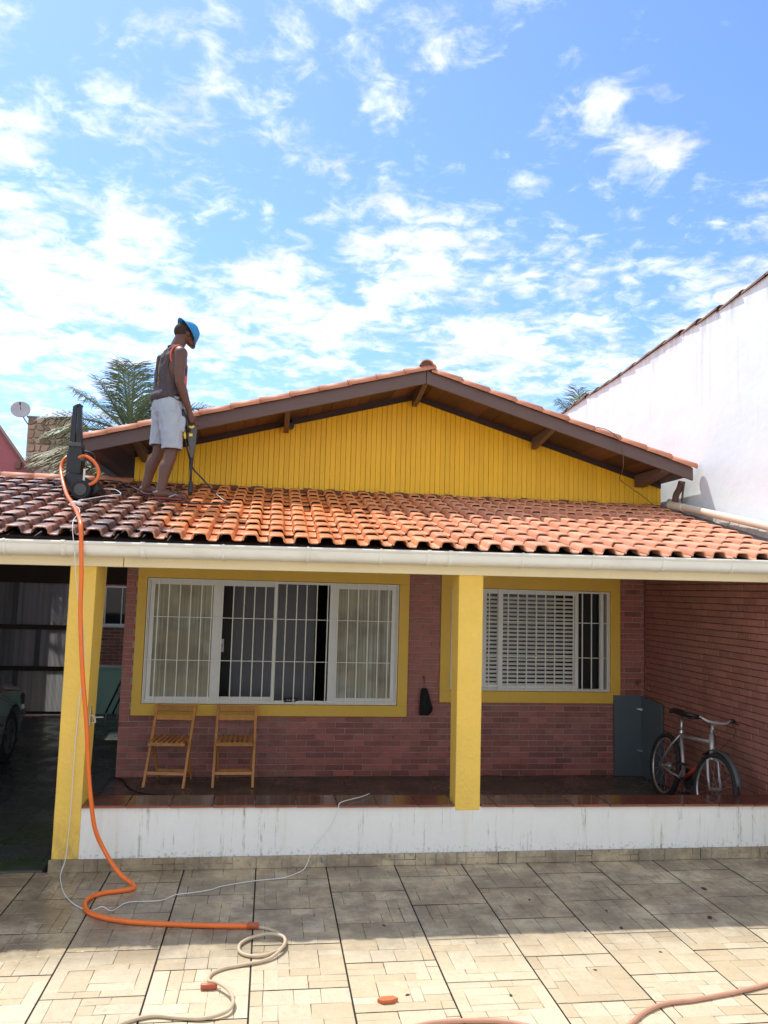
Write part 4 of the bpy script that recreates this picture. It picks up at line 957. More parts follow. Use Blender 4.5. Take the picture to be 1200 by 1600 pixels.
def palm(name, label, base, crown, specs, seed, group=None):
    t = thing(name, label, 'palm tree', base, group); b0 = Vector(base); c0_ = Vector(crown)
    pts = [b0.lerp(c0_, i / 8) + Vector((.10 * math.sin(i * .5), 0, 0)) * (1 if 0 < i < 8 else 0) for i in range(9)]
    P_(MB().tube(pts, [.19 - .007 * i for i in range(9)], 12).build('trunk', M['trunk'], t, smooth=True), t)
    for i, (az, el, L_, dr_, ma) in enumerate(specs): frond(t, c0_, R(az), R(el), L_, dr_, seed + i, M[ma], nl=int(34 + L_ * 18))
    return t
F_, D_ = 'frond', 'frond_dry'
palm('palm_tree', 'coconut palm rising behind the roof between the man and the stone chimney', (-2.5, 14.4, 0), (-2.60, 14.4, 4.72),
     [(95, 84, 1.35, .7, F_), (20, 70, 1.35, .9, F_), (150, 80, 1.35, .6, F_), (265, 76, 1.2, 1.1, F_), (50, 62, 1.3, .9, F_), (172, 60, 1.15, 0.25, F_), (178, 44, 1.25, 0.5, F_), (184, 24, 1.45, .9, F_), (190, 10, 1.4, .9, F_), (176, 2, 1.3, .9, F_),
      (0, 40, 1.6, 1.2, F_), (-20, 60, 1.2, 1.2, F_), (330, 30, 1.5, 1.4, F_), (120, 40, 1.5, 1.2, F_)], 500)
palm('palm_tree', 'low palm with yellowing fronds lying over the orange roof beside the pressure washer', (-2.7, 13.9, 0), (-2.45, 13.9, 3.98),
     [(180, 18, 1.7, .7, D_), (188, 10, 1.6, .6, D_), (172, 3, 1.7, .5, D_), (183, 28, 1.4, 1.1, D_), (200, 0, 1.3, .4, D_), (178, -6, 1.6, .2, D_), (20, 10, 1.4, 1, D_), (90, 30, 1.5, 1.2, D_)], 540)
palm('palm_tree', 'palm showing only frond tips between the gable and the white wall', (6.9, 17.0, 0), (7.0, 17.0, 5.75),
     [(176, 40, 1.15, 1.3, F_), (110, 80, 1.15, .5, F_), (60, 70, 1.2, .8, F_), (20, 62, 1.3, .9, F_), (165, 62, 1.0, .9, F_), (0, 40, 1.2, 1.2, F_)], 580)

# ------------------------------------------------------------------ car
car = thing('car', 'dark silver car in the carport, front wing and wheel visible at the left edge', 'car', (-3.9, 9.2, 0))
XS, XO = -3.10, -4.75; XC = (XS + XO) / 2
stations = [  # y, half width, [(relative width, z) profile bottom to top]
    (7.05, .70, [(.90, .34), (1.0, .45), (1.0, .62), (.95, .82), (.80, .90), (.60, .92)]),
    (7.35, .80, [(.95, .26), (1.0, .42), (1.0, .65), (.98, .88), (.86, .97), (.60, .98)]),
    (8.00, .825, [(.97, .24), (1.0, .42), (1.0, .66), (.985, .90), (.80, 1.18), (.55, 1.22)]),
    (8.40, .83, [(.97, .24), (1.0, .42), (1.0, .66), (.985, .90), (.76, 1.36), (.55, 1.40)]),
    (9.30, .83, [(.97, .24), (1.0, .42), (1.0, .66), (.985, .89), (.76, 1.40), (.55, 1.43)]),
    (9.75, .83, [(.97, .24), (1.0, .42), (1.0, .66), (.985, .88), (.80, 1.22), (.55, 1.27)]),
    (10.15, .83, [(.97, .24), (1.0, .42), (1.0, .65), (.98, .86), (.86, .93), (.55, .95)]),
    (10.70, .815, [(.97, .25), (1.0, .42), (1.0, .62), (.98, .80), (.86, .87), (.55, .89)]),
    (11.05, .76, [(.96, .27), (1.0, .42), (1.0, .58), (.96, .72), (.84, .78), (.55, .80)]),
    (11.25, .62, [(.94, .32), (1.0, .42), (1.0, .54), (.94, .62), (.84, .66), (.55, .68)])]
vs = []; npf = 12
for (y, hw, pf) in stations:
    full = [(w, z) for w, z in pf] + [(-w, z) for w, z in reversed(pf)]
    for w, z in full: vs.append((XC + w * hw, y, z))
fs = [tuple(range(npf))[::-1], tuple(range(len(vs) - npf, len(vs)))]
for i in range(len(stations) - 1):
    for k in range(npf): a = i * npf + k; b_ = i * npf + (k + 1) % npf; fs.append((a, b_, b_ + npf, a + npf))
body = MB().add(vs, fs).build('body', M['car'], car, smooth=True, bevel=0.02); P_(body, car)
cut = MB()
for yy in (7.85, 10.45):
    c = MB().disc((XC, yy, .31), (1, 0, 0), .355, 2.2, 32).build('cut', M['black']); md = body.modifiers.new('b', 'BOOLEAN'); md.object = c; md.operation = 'DIFFERENCE'; md.solver = 'EXACT'
    dg = bpy.context.evaluated_depsgraph_get(); nm = bpy.data.meshes.new_from_object(body.evaluated_get(dg)); body.modifiers.clear(); body.data = nm; bpy.data.objects.remove(c)
for yy in (7.85, 10.45):
    for xx in (XS - .09, XO + .09):
        w = thing('wheel', '', '', (0, 0, 0)); del w['label'], w['category']; w.parent = car; w.location = (xx + 3.9, yy - 9.2, .305)
        ring = [(0, .235 * math.cos(a), .235 * math.sin(a)) for a in [2 * math.pi * i / 28 for i in range(28)]]
        MB().tube(ring, .070, 10, closed=True).build('tyre', M['rubber'], w, smooth='full')
        s_ = 1 if xx > XC else -1; mb = MB().disc((0.0, 0, 0), (1, 0, 0), .055, .13, 16)
        for i in range(7): a = 2 * math.pi * i / 7; mb.bar((s_ * .04, 0, 0), (s_ * .05, .185 * math.cos(a), .185 * math.sin(a)), .05, .02, (1, 0, 0))
        mb.tube([(s_ * .045, .185 * math.cos(a), .185 * math.sin(a)) for a in [2 * math.pi * i / 24 for i in range(24)]], .016, 6, closed=True); mb.build('rim', M['greyplastic'], w)
P_(MB().prism([(XS - .012, 8.05, .93), (XS - .015, 9.85, .91), (XS - .14, 9.42, 1.33), (XS - .16, 8.45, 1.33)], (.012, 0, 0)).build('side_window', M['glass'], car), car)
P_(MB().tube([(XS + .002, 7.5, .50), (XS + .006, 9.0, .50), (XS + .006, 10.05, .50)], .014, 6).build('rub_strip', M['black'], car), car)
P_(MB().ball((XS + .07, 9.25, 1.00), .075, .045, .055, 12, 8).build('wing_mirror', M['car'], car, smooth='full'), car)
P_(MB().add([(XS - .02, 10.86, .60), (XS - .028, 10.88, .72), (XS - .15, 11.12, .72), (XS - .13, 11.12, .60)], [(0, 1, 2, 3)]).add([(XS - .012, 10.86, .60), (XS - .016, 10.88, .72), (XS - .135, 11.135, .72), (XS - .12, 11.135, .60)], [(0, 1, 2, 3)]).build('headlight', M['clear'], car), car)
P_(MB().tube([(XS - .03, 10.88, .50), (XS - .10, 11.12, .50), (XS - .30, 11.28, .50)], .03, 8).build('bumper_trim', M['black'], car), car)
P_(MB().box((XS - .010, 9.82, .30), (XS + .003, 9.828, .86)).build('door_gap', M['black'], car), car)
car.location = (-3.66, 8.5, 0)

# ------------------------------------------------------------------ chairs
def chair(loc, rz_, lean, label, rear_dx):
    t = thing('folding_chair', label, 'chair', loc, 'wooden folding chairs under the front window'); t.rotation_euler = (0, 0, rz_)
    W = .40; w = W / 2
    # local: x right, y towards house, z up ; long stiles run from front foot up and back to the top rail
    b = lambda y, z: Vector((0, y, z))
    F0, F1 = b(-.215, 0), b(.165, .775)          # long leg: foot to top
    def stile(s): return MB().bar((s * w, F0.y, F0.z), (s * w, F1.y, F1.z), .027, .040, (0, 1, .3)).build('stile', M['pine'], t, bevel=.003)
    stile(-1); stile(1)
    on = lambda z: F0.y + (F1.y - F0.y) * z / .775
    for z, h in ((.738, .060), (.650, .056)):
        y = on(z) - .004; MB().bar((-w + .011, y, z), (w - .011, y, z), .014, h, (0, .42, .9)).build('back_slat', M['pine'], t, bevel=.003)
    MB().bar((-w + .011, on(.13), .13), (w - .011, on(.13), .13), .018, .032, (0, .42, .9)).build('stretcher', M['pine'], t, bevel=.002)
    # rear legs
    for s in (-1, 1):
        q = s * (w - .024); MB().bar((q, .225, 0), (q, -.02, .44), .020, .030, (0, 1, .3)).build('rear_leg', M['pine'], t, bevel=.003)
    MB().bar((-w + .03, .175, .09), (w - .03, .175, .09), .016, .028).build('stretcher', M['pine'], t, bevel=.002)
    # seat: slats running back to front, front and back rail, seen slightly from above
    zs = lambda y: .43 + .02 * (-(y) / .2)
    MB().bar((-w + .014, -.175, .425), (w - .014, -.175, .425), .020, .030).build('seat_rail', M['pine'], t, bevel=.002)
    MB().bar((-w + .014, .10, .44), (w - .014, .10, .44), .018, .028).build('seat_rail', M['pine'], t, bevel=.002)
    ns = 7
    for i in range(ns):
        x = -w + .045 + (W - .09) * i / (ns - 1); MB().bar((x, -.185, .447), (x, .115, .462), .034, .011).build('seat_slat', M['pine'], t, bevel=.002)
    return t
chair((-0.955, 8.57, 0.05), R(-8), 0, 'left one of two wooden folding chairs, set slightly askew under the front window', -.04)
chair((-0.300, 8.57, 0.05), R(0), 0, 'right one of two wooden folding chairs, standing square to the brick wall', 0)

# ------------------------------------------------------------------ small things on the wall and porch
bag = thing('cloth_bag', 'small black drawstring bag hanging from a hook between the two windows', 'bag', (1.755, 8.78, 0.72))
secs = [(1.012, .028, .012, 1.745), (.99, .040, .022, 1.748), (.93, .052, .030, 1.752), (.86, .064, .036, 1.760), (.80, .076, .040, 1.770), (.765, .074, .038, 1.768), (.735, .058, .032, 1.752), (.722, .040, .022, 1.745)]
vs = []; fs = []; n_ = 14
for z, rx, ry, cx in secs:
    for k in range(n_): a = 2 * math.pi * k / n_; vs.append((cx + rx * math.cos(a), 8.785 + ry * math.sin(a), z + .006 * math.sin(3 * a)))
for i in range(len(secs) - 1):
    for k in range(n_): fs.append((i * n_ + k, (i + 1) * n_ + k, (i + 1) * n_ + (k + 1) % n_, i * n_ + (k + 1) % n_))
fs += [tuple(range(n_)), tuple(range((len(secs) - 1) * n_, len(secs) * n_))[::-1]]
P_(MB().add(vs, fs).build('pouch', M['bagcloth'], bag, smooth='full'), bag)
P_(MB().tube([(1.722, 8.785, 1.0), (1.743, 8.795, 1.075), (1.765, 8.785, 1.0)], .003, 5).build('cord', M['bagcloth'], bag), bag)
P_(MB().tube([(1.745, 8.83, 1.13), (1.745, 8.805, 1.12), (1.745, 8.795, 1.07), (1.745, 8.788, 1.085)], .0045, 6).prism([(1.733, 8.82, 1.115), (1.757, 8.82, 1.115), (1.745, 8.82, 1.165)], (0, .008, 0)).build('hook', M['rust'], bag), bag)
can = thing('spray_bottle', 'black can with white scrawl lying on the big window sill behind the bars', 'can', (0.265, 8.835, 0.87))
P_(MB().tube([(.195, 8.852, .862), (.200, 8.852, .862), (.320, 8.852, .868), (.335, 8.852, .870), (.352, 8.852, .871)], [.016, .024, .024, .018, .018], 16).build('can_body', M['black'], can, smooth=True), can)
def stroke(pts): return MB().tube([(x, 8.827, z) for x, z in pts], .0017, 5)
sq = MB(); 
for pts in ([(.237, .874), (.226, .873), (.227, .867), (.236, .863), (.233, .857), (.224, .856)], [(.246, .856), (.256, .878), (.262, .857)], [(.250, .864), (.260, .866)], [(.270, .857), (.276, .864), (.283, .859), (.280, .870)], [(.292, .858), (.296, .876)], [(.303, .876), (.306, .860), (.316, .862)], [(.304, .868), (.313, .869)]):
    sq.tube([(x, 8.8265, z + .001) for x, z in pts], .0017, 5)
P_(sq.build('white_lettering', M['white_cable'], can), can)
tag(MB().tube(spline([(-1.545, 8.80, .058), (-1.434, 8.689, .058), (-1.33, 8.40, .058), (-1.206, 8.194, .058), (-1.04, 8.093, .058), (-.92, 8.06, .058)], 6), .006, 6).build('floor_cable', M['black'], None, smooth='full'), 'thin black cable trailing over the wet porch floor beside the left wall corner', 'cable')
tag(MB().disc((4.28, 8.818, 1.10), (0, 1, 0), .022, .022, 12).tube([(4.28, 8.81, 1.10), (4.285, 8.795, 1.075)], .006, 6).build('wall_hook', M['rust'], None), 'small dark rusty hook on the brick wall right of the second window', 'hook')
pan = thing('cabinet_door', 'slate blue folded door panels with hinges leaning in the porch corner', 'door panel', (4.2, 8.7, 0.05))
P_(MB().prism([(3.985, 8.80, .052), (4.325, 8.795, .052), (4.322, 8.80, .952), (3.975, 8.81, .955)], (0, -.028, 0)).build('panel', M['slate'], pan, bevel=.003), pan)
P_(MB().prism([(4.325, 8.79, .052), (4.366, 8.36, .052), (4.368, 8.38, .915), (4.325, 8.79, .952)], (-.024, -.004, 0)).build('panel', M['slate'], pan, bevel=.003), pan)
for z in (.80, .335):
    P_(MB().bar((4.24, 8.765, z + .01), (4.36, 8.74, z - .01), .008, .020).disc((4.36, 8.735, z - .012), (0, 1, 0), .014, .012, 10).disc((4.245, 8.757, z + .012), (0, 1, 0), .012, .014, 10).build('hinge', M['steel'], pan), pan)

# ------------------------------------------------------------------ bicycle (points to -Y, leaning on the side wall)
bk = thing('bicycle', 'old silver and red bicycle leaning against the brick wall at the porch end', 'bicycle', (4.045, 7.36, 0.05))
bk.rotation_euler = (0, R(7.5), R(-3))
def BB(mb, name, ma, par=bk, **k): return mb.build(name, ma, par, **k)
def wheel(cy, cz, steer, lab):
    w = bpy.data.objects.new('wheel', None); col.objects.link(w); w.parent = bk; w.location = (.095 * math.sin(steer), cy + .095 * (1 - math.cos(steer)), cz); w.rotation_euler = (0, 0, steer)
    rg = [(0, .300 * math.cos(a), .300 * math.sin(a)) for a in [2 * math.pi * i / 40 for i in range(40)]]
    MB().tube(rg, .027, 10, closed=True).build('tyre', M['rubber'], w, smooth='full')
    MB().tube([(x, y * .91, z * .91) for x, y, z in rg], .012, 8, closed=True).build('rim', M['steel'], w, smooth='full')
    MB().tube([(-.045, 0, 0), (.045, 0, 0)], .018, 10).build('hub', M['steel'], w)
    mb = MB()
    for i in range(18):
        a = 2 * math.pi * i / 18; s_ = 1 if i % 2 else -1; a2 = a + .5 * (1 if i % 4 < 2 else -1)
        mb.tube([(s_ * .03, .018 * math.cos(a2), .018 * math.sin(a2)), (0, .272 * math.cos(a), .272 * math.sin(a))], .0016, 4)
    mb.build('spokes', M['steel'], w); return w
RH, FH = .50, -.50
wheel(RH, .327, 0, ''); wf = wheel(FH, .327, R(6), '')
BBr = (0, .07, .29); ST = (0, .235, .70); HT0 = (0, -.40, .62); HT1 = (0, -.36, .76)
BB(MB().tube([ST, BBr], .017, 10), 'seat_tube', M['bike_silver'], smooth='full')
BB(MB().tube([(0.001, .17, .52), (0.001, .085, .32)], .0185, 10), 'red_decal_tube', M['bike_red'], smooth='full')
BB(MB().tube([(0, .225, .67), (0, -.37, .73)], .016, 10), 'top_tube', M['bike_silver'], smooth='full')
BB(MB().tube([HT0, (0, -.22, .49)], .019, 10), 'down_tube', M['bike_silver'], smooth='full')
BB(MB().tube([(0, -.22, .49), BBr], .019, 10), 'down_tube', M['bike_red'], smooth='full')
BB(MB().tube([(0, -.405, .60), (0, -.352, .79)], .023, 12), 'head_tube', M['bike_silver'], smooth='full')
mb = MB()
for s in (-1, 1): mb.tube([(s * .015, .07, .29), (s * .05, .22, .30), (s * .06, RH, .327)], .010, 8)
BB(mb, 'chain_stay', M['bike_silver'], smooth='full')
mb = MB()
for s in (-1, 1): mb.tube([(s * .015, .23, .68), (s * .045, .33, .56), (s * .06, RH, .327)], .0095, 8)
BB(mb, 'seat_stay', M['bike_silver'], smooth='full')
fk = bpy.data.objects.new('fork', None); col.objects.link(fk); fk.parent = bk; fk.location = (0, -.405, .60); fk.rotation_euler = (0, 0, R(6))
mb = MB().tube([(0, 0, 0), (0, -.01, -.03)], .022, 10)
for s in (-1, 1): mb.tube([(0, 0, -.01), (s * .055, -.015, -.035), (s * .058, -.06, -.18), (s * .058, -.10, -.273)], [.013, .013, .012, .010], 8)
BB(mb, 'fork_blades', M['bike_silver'], fk, smooth='full')
vs = []
for i in range(13):
    a = R(18 + i * 9.5); r_ = .352
    for dx, dr in ((-.030, -.012), (-.018, 0), (.018, 0), (.030, -.012)): vs.append((dx, -.10 - (r_ + dr) * math.cos(a), -.273 + (r_ + dr) * math.sin(a)))
mb = MB().add(vs, [(4 * i + k, 4 * i + k + 1, 4 * i + k + 5, 4 * i + k + 4) for i in range(12) for k in range(3)])
o = BB(mb, 'mudguard', M['greyplastic'], fk, smooth='full'); o.modifiers.new('s', 'SOLIDIFY').thickness = .003
hb = bpy.data.objects.new('handlebar', None); col.objects.link(hb); hb.parent = bk; hb.location = (0, -.352, .79); hb.rotation_euler = (0, 0, R(5))
BB(MB().tube([(0, 0, 0), (0, 0, .10)], .016, 10), 'stem_post', M['bike_silver'], hb, smooth='full')
BB(MB().tube([(0, 0, .095), (0, -.06, .125)], .018, 10), 'stem', M['bike_silver'], hb, smooth='full')
BB(MB().tube(spline([(-.27, .03, .155), (-.16, -.02, .150), (-.08, -.06, .125), (.08, -.06, .125), (.16, -.02, .150), (.27, .03, .155)], 6), .0125, 10), 'bar', M['bike_silver'], hb, smooth='full')
for s in (-1, 1):
    BB(MB().tube([(s * .16, -.020, .150), (s * .275, .033, .155)], .019, 10), 'grip', M['black'], hb, smooth='full')
    BB(MB().tube([(s * .15, -.04, .145), (s * .20, -.065, .135), (s * .28, -.045, .125)], .006, 6), 'brake_lever', M['black'], hb)
BB(MB().tube(spline([(.16, -.05, .14), (.14, -.14, .05), (.04, -.10, -.10), (.01, -.05, -.19)], 6), .003, 5).tube(spline([(-.16, -.05, .14), (-.10, -.16, .06), (.0, -.08, -.08), (0, .02, -.06)], 6), .003, 5), 'brake_cable', M['black'], hb, smooth='full')
BB(MB().tube([(0, .235, .69), (0, .26, .87)], .013, 10), 'seat_post', M['steel'], smooth='full')
BB(MB().tube([(0, .232, .70), (0, .238, .725)], .022, 10).tube([(.02, .24, .715), (.05, .245, .715)], .006, 6), 'seat_clamp', M['steel'])
sv = []; 
for (y, hw, z, th) in ((.40, .075, .895, .055), (.36, .088, .90, .06), (.28, .080, .895, .055), (.20, .045, .888, .045), (.12, .026, .885, .035), (.08, .018, .878, .028)):
    for a, b_ in ((-1, -1), (-.95, .2), (-.5, 1), (.5, 1), (.95, .2), (1, -1)): sv.append((a * hw, y, z + b_ * th / 2))
sf = [tuple(range(6)), tuple(range(30, 36))[::-1]]
for i in range(5):
    for k in range(6): sf.append((i * 6 + k, i * 6 + (k + 1) % 6, i * 6 + 6 + (k + 1) % 6, i * 6 + 6 + k))
o = BB(MB().add(sv, sf), 'saddle', M['black'], smooth='full'); o.modifiers.new('s', 'SUBSURF').levels = 2; o.modifiers['s'].render_levels = 2
BB(MB().tube([(.035, .07, .29), (.043, .07, .29)], .095, 26).tube([(-.06, .07, .29), (.06, .07, .29)], .012, 8), 'chainring', M['rubber'])
BB(MB().bar((.055, .07, .29), (.055, .16, .15), .012, .022).bar((-.055, .07, .29), (-.055, -.02, .43), .012, .022), 'crank', M['steel'])
BB(MB().box((.06, .12, .13), (.13, .20, .15)).box((-.13, -.06, .43), (-.06, .02, .45)), 'pedal', M['rubber'])
BB(MB().tube([(.042, .07, .383), (.042, RH, .37)], .005, 6).tube([(.042, .07, .197), (.042, RH, .29)], .005, 6), 'chain', M['rubber'])
BB(MB().tube([(.04, RH, .327), (.052, RH, .327)], .045, 18), 'sprocket', M['steel'])

# ------------------------------------------------------------------ pressure washer
pw = thing('pressure_washer', 'black upright pressure washer standing on the dirty left part of the porch roof', 'pressure washer', (-1.80, 7.65, 2.93))
def PB(mb, name, ma, **k): return P_(mb.build(name, ma, pw, **k), pw)
zb = 2.93
PB(MB().prism([(-1.94, 7.52, zb - .03), (-1.70, 7.52, zb - .03), (-1.70, 7.52, zb + .10), (-1.78, 7.52, zb + .15), (-1.90, 7.52, zb + .17), (-1.94, 7.52, zb + .10)], (0, .24, 0)), 'base', M['black'], bevel=.02)
PB(MB().prism([(-1.925, 7.57, zb + .14), (-1.79, 7.57, zb + .14), (-1.785, 7.57, zb + .36), (-1.80, 7.57, zb + .43), (-1.91, 7.57, zb + .43), (-1.93, 7.57, zb + .34)], (0, .16, 0)), 'motor_housing', M['black'], bevel=.022)
PB(MB().box((-1.92, 7.56, zb + .41), (-1.80, 7.72, zb + .455)), 'collar', M['greyplastic'], bevel=.01)
for s in (0, 1): PB(MB().prism([(-1.918 + s * .062, 7.59, zb + .44), (-1.864 + s * .062, 7.59, zb + .44), (-1.872 + s * .040, 7.62, zb + .81), (-1.912 + s * .046, 7.62, zb + .81)], (0, .05, 0)), 'handle_post', M['black'], bevel=.008)
PB(MB().tube([(-1.897, 7.645, zb + .80), (-1.86, 7.645, zb + .825), (-1.835, 7.645, zb + .80)], .019, 10), 'handle_grip', M['black'], smooth='full')
for (cx, cy) in ((-1.755, 7.475), (-1.70, 7.80)):
    w = PB(MB().tube([(cx, cy - .03, zb + .0), (cx, cy + .03, zb + .0)], .088, 26), 'wheel', M['rubber'], smooth=True, bevel=.008)
    MB().tube([(cx, cy - .036, zb), (cx, cy - .03, zb)], .055, 20).build('hub_cap', M['greyplastic'], w)
PB(MB().tube([(-1.68, 7.50, zb + .02), (-1.66, 7.60, zb + .02), (-1.66, 7.72, zb + .02)], .075, 16), 'pump', M['black'], smooth=True, bevel=.01)
PB(MB().disc((-1.785, 7.60, zb + .30), (1, 0, 0), .03, .04, 12), 'switch', M['greyplastic'])
PB(MB().tube(spline([(-1.80, 7.60, zb + .38), (-1.70, 7.60, zb + .36), (-1.67, 7.60, zb + .28), (-1.70, 7.60, zb + .22), (-1.77, 7.60, zb + .24)], 6), .007, 6).tube(spline([(-1.80, 7.62, zb + .36), (-1.73, 7.62, zb + .34), (-1.70, 7.62, zb + .26), (-1.74, 7.62, zb + .20), (-1.79, 7.62, zb + .20)], 6), .006, 6), 'lead_coil', M['black'], smooth='full')
PB(MB().box((-1.752, 7.505, zb + .09), (-1.735, 7.518, zb + .20)), 'label_strip', M['white_cable'])

# ------------------------------------------------------------------ hoses and cables
def hose(name, pts, r_, ma, lab, cat, k=8, n=10): return tag(MB().tube(spline(pts, k), r_, n).build(name, M[ma], None, smooth='full'), lab, cat)
oh = thing('garden_hose', 'orange hose running from the pressure washer down over the gutter to the patio', 'hose', (-1.2, 6.0, 0))
P_(MB().tube(spline([(-1.82, 7.58, 3.24), (-1.77, 7.575, 3.26), (-1.69, 7.56, 3.22), (-1.63, 7.54, 3.14), (-1.62, 7.5, 3.05), (-1.66, 7.47, 2.99), (-1.72, 7.46, 2.97)], 6), .0155, 10).build('upper_loop', M['orange_hose'], oh, smooth='full'), oh)
pts = [(-1.90, 7.74, 3.30), (-1.96, 7.66, 3.24), (-1.975, 7.60, 3.15), (-1.94, 7.50, 3.06), (-1.87, 7.34, 2.94), (-1.775, 7.1, 2.83), (-1.66, 6.8, 2.745), (-1.53, 6.42, 2.645), (-1.42, 6.08, 2.545), (-1.385, 5.985, 2.46), (-1.375, 5.975, 2.34),
       (-1.36, 5.975, 2.14), (-1.35, 5.975, 1.86), (-1.31, 5.975, 1.45), (-1.26, 5.975, 1.09), (-1.23, 5.985, .78), (-1.20, 5.99, .56), (-1.16, 6.0, .35), (-1.08, 6.0, .19), (-.97, 5.94, .07), (-.86, 5.86, .018), (-.85, 5.79, .017), (-.93, 5.75, .017), (-1.03, 5.72, .017), (-1.10, 5.64, .017), (-1.105, 5.53, .017), (-1.03, 5.38, .017), (-.80, 5.25, .017), (-.40, 5.166, .017), (-.04, 5.122, .017)]
P_(MB().tube(spline(pts, 8), .0155, 12).build('hose_run', M['orange_hose'], oh, smooth='full'), oh)
P_(MB().tube([(-.055, 5.124, .02), (-.04, 5.122, .02), (-.039, 5.122, .02), (.0, 5.117, .02), (.001, 5.117, .02), (.012, 5.116, .02)], [.020, .022, .020, .020, .023, .021], 12).build('coupling', M['coupling'], oh), oh)
hose('garden_hose', [(.012, 5.116, .012), (.07, 5.09, .012), (.13, 5.03, .012), (.17, 4.95, .012), (.165, 4.85, .012), (.11, 4.78, .012), (.04, 4.735, .012), (-.04, 4.745, .012), (-.09, 4.80, .012), (-.09, 4.89, .014), (-.03, 4.96, .018), (.06, 4.985, .026), (.13, 4.955, .032), (.168, 4.90, .032),
      (.155, 4.80, .028), (.076, 4.69, .014), (-.06, 4.64, .011), (-.167, 4.604, .011), (-.231, 4.544, .011), (-.238, 4.454, .02), (-.19, 4.40, .035), (-.13, 4.32, .035), (-.10, 4.22, .03), (-.125, 4.14, .022), (-.23, 4.10, .015), (-.352, 4.12, .012), (-.476, 4.149, .012), (-.589, 4.107, .012), (-.70, 4.02, .012), (-.95, 3.9, .012), (-1.3, 3.6, .012)],
     .0095, 'beige_hose', 'pale beige hose looping over the sunlit patio from the orange hose end', 'hose', 8)
hose('garden_hose', [(.50, 3.70, .012), (.747, 3.92, .012), (.911, 3.969, .012), (1.102, 3.963, .012), (1.254, 3.932, .012), (1.5, 3.80, .012), (1.66, 3.755, .012), (1.75, 3.80, .012), (1.835, 3.869, .012), (1.972, 3.975, .012), (2.108, 4.038, .012), (2.26, 4.057, .012), (2.422, 4.089, .012), (2.593, 4.128, .012), (2.778, 4.181, .012), (3.1, 4.27, .012), (3.6, 4.3, .012)],
     .0115, 'pink_hose', 'pinkish brown hose crossing the lower right corner of the patio', 'hose')
cp = tag(MB().tube([(-.275, 4.405, .016), (-.268, 4.405, .016), (-.215, 4.403, .016), (-.20, 4.403, .016), (-.19, 4.403, .016)], [.013, .016, .017, .014, .012], 12).build('hose_coupling', M['coupling'], None, smooth=True), 'reddish brown hose coupling lying beside the beige hose loop', 'coupling')
wc = thing('thin_cable', 'thin white cable hanging from the roof down the left pillar and across the patio', 'cable', (-1.3, 6.1, 0))
wp = [(-1.64, 7.7, 2.97), (-1.51, 7.5, 2.95), (-1.44, 7.45, 2.94), (-1.36, 7.25, 2.88), (-1.45, 7.2, 2.86), (-1.60, 6.9, 2.78), (-1.66, 6.7, 2.72), (-1.56, 6.55, 2.69), (-1.49, 6.35, 2.63), (-1.47, 6.1, 2.55), (-1.445, 5.99, 2.46), (-1.42, 5.98, 2.32), (-1.40, 5.98, 2.13), (-1.36, 5.98, 1.91), (-1.33, 6.0, 1.75), (-1.33, 6.1, 1.48), (-1.36, 6.16, 1.2), (-1.37, 6.16, .83), (-1.37, 6.16, .47), (-1.38, 6.15, .13), (-1.40, 6.12, .02),
      (-1.375, 6.01, .006), (-1.293, 5.77, .006), (-1.186, 5.58, .006), (-1.059, 5.459, .006), (-.98, 5.44, .036), (-.919, 5.449, .006), (-.843, 5.578, .006), (-.641, 5.596, .006), (-.548, 5.689, .006), (-.445, 5.716, .006), (-.32, 5.765, .006), (-.237, 5.83, .006), (-.017, 5.913, .006), (.165, 5.952, .006), (.284, 6.05, .006), (.345, 6.13, .02), (.40, 6.145, .15), (.517, 6.14, .30), (.574, 6.13, .43), (.59, 6.16, .474), (.696, 6.28, .470), (.77, 6.34, .470), (.852, 6.44, .470)]
P_(MB().tube(spline(wp, 6), .0032, 6).build('cable_run', M['white_cable'], wc, smooth='full'), wc)
P_(MB().ball((-1.62, 6.72, 2.735), .028, .022, .018, 8, 6).ball((-1.58, 6.70, 2.73), .020, .016, .02, 8, 6).build('knot', M['white_cable'], wc), wc)
hose('power_cord', [(-1.75, 7.8, 3.06), (-1.9, 7.95, 3.05), (-2.08, 8.0, 3.06), (-2.2, 7.9, 3.03), (-2.22, 7.75, 2.99), (-2.1, 7.6, 2.96), (-1.95, 7.55, 2.96), (-1.80, 7.75, 3.04), (-1.68, 8.2, 3.12), (-1.50, 8.05, 3.08), (-1.33, 7.75, 3.0), (-1.2, 7.55, 2.93), (-1.12, 7.42, 2.91)], .006, 'black', 'black power cord looping over the dirty tiles round the pressure washer', 'cord')
hose('pressure_hose', [(-.850, 7.46, 3.47), (-.832, 7.48, 3.37), (-.795, 7.5, 3.25), (-.76, 7.5, 3.17), (-.68, 7.48, 3.09), (-.56, 7.40, 2.96), (-.47, 7.28, 2.875), (-.42, 7.20, 2.845), (-.43, 7.12, 2.825), (-.50, 7.06, 2.81), (-.62, 7.04, 2.805), (-.75, 7.04, 2.805), (-.83, 7.05, 2.81)], .0075, 'black', 'dark pressure hose hanging from the spray gun onto the wet orange tiles', 'hose')
hose('wire', [(3.45, 8.07, 3.93), (3.58, 8.055, 3.90), (3.70, 8.05, 3.80), (3.755, 8.06, 3.62), (3.78, 8.12, 3.48), (3.90, 8.45, 3.43), (4.10, 8.6, 3.36), (4.34, 8.7, 3.25), (4.45, 8.66, 3.14)], .004, 'rust', 'thin brown wire hanging from the right roof edge across the yellow boards', 'wire')

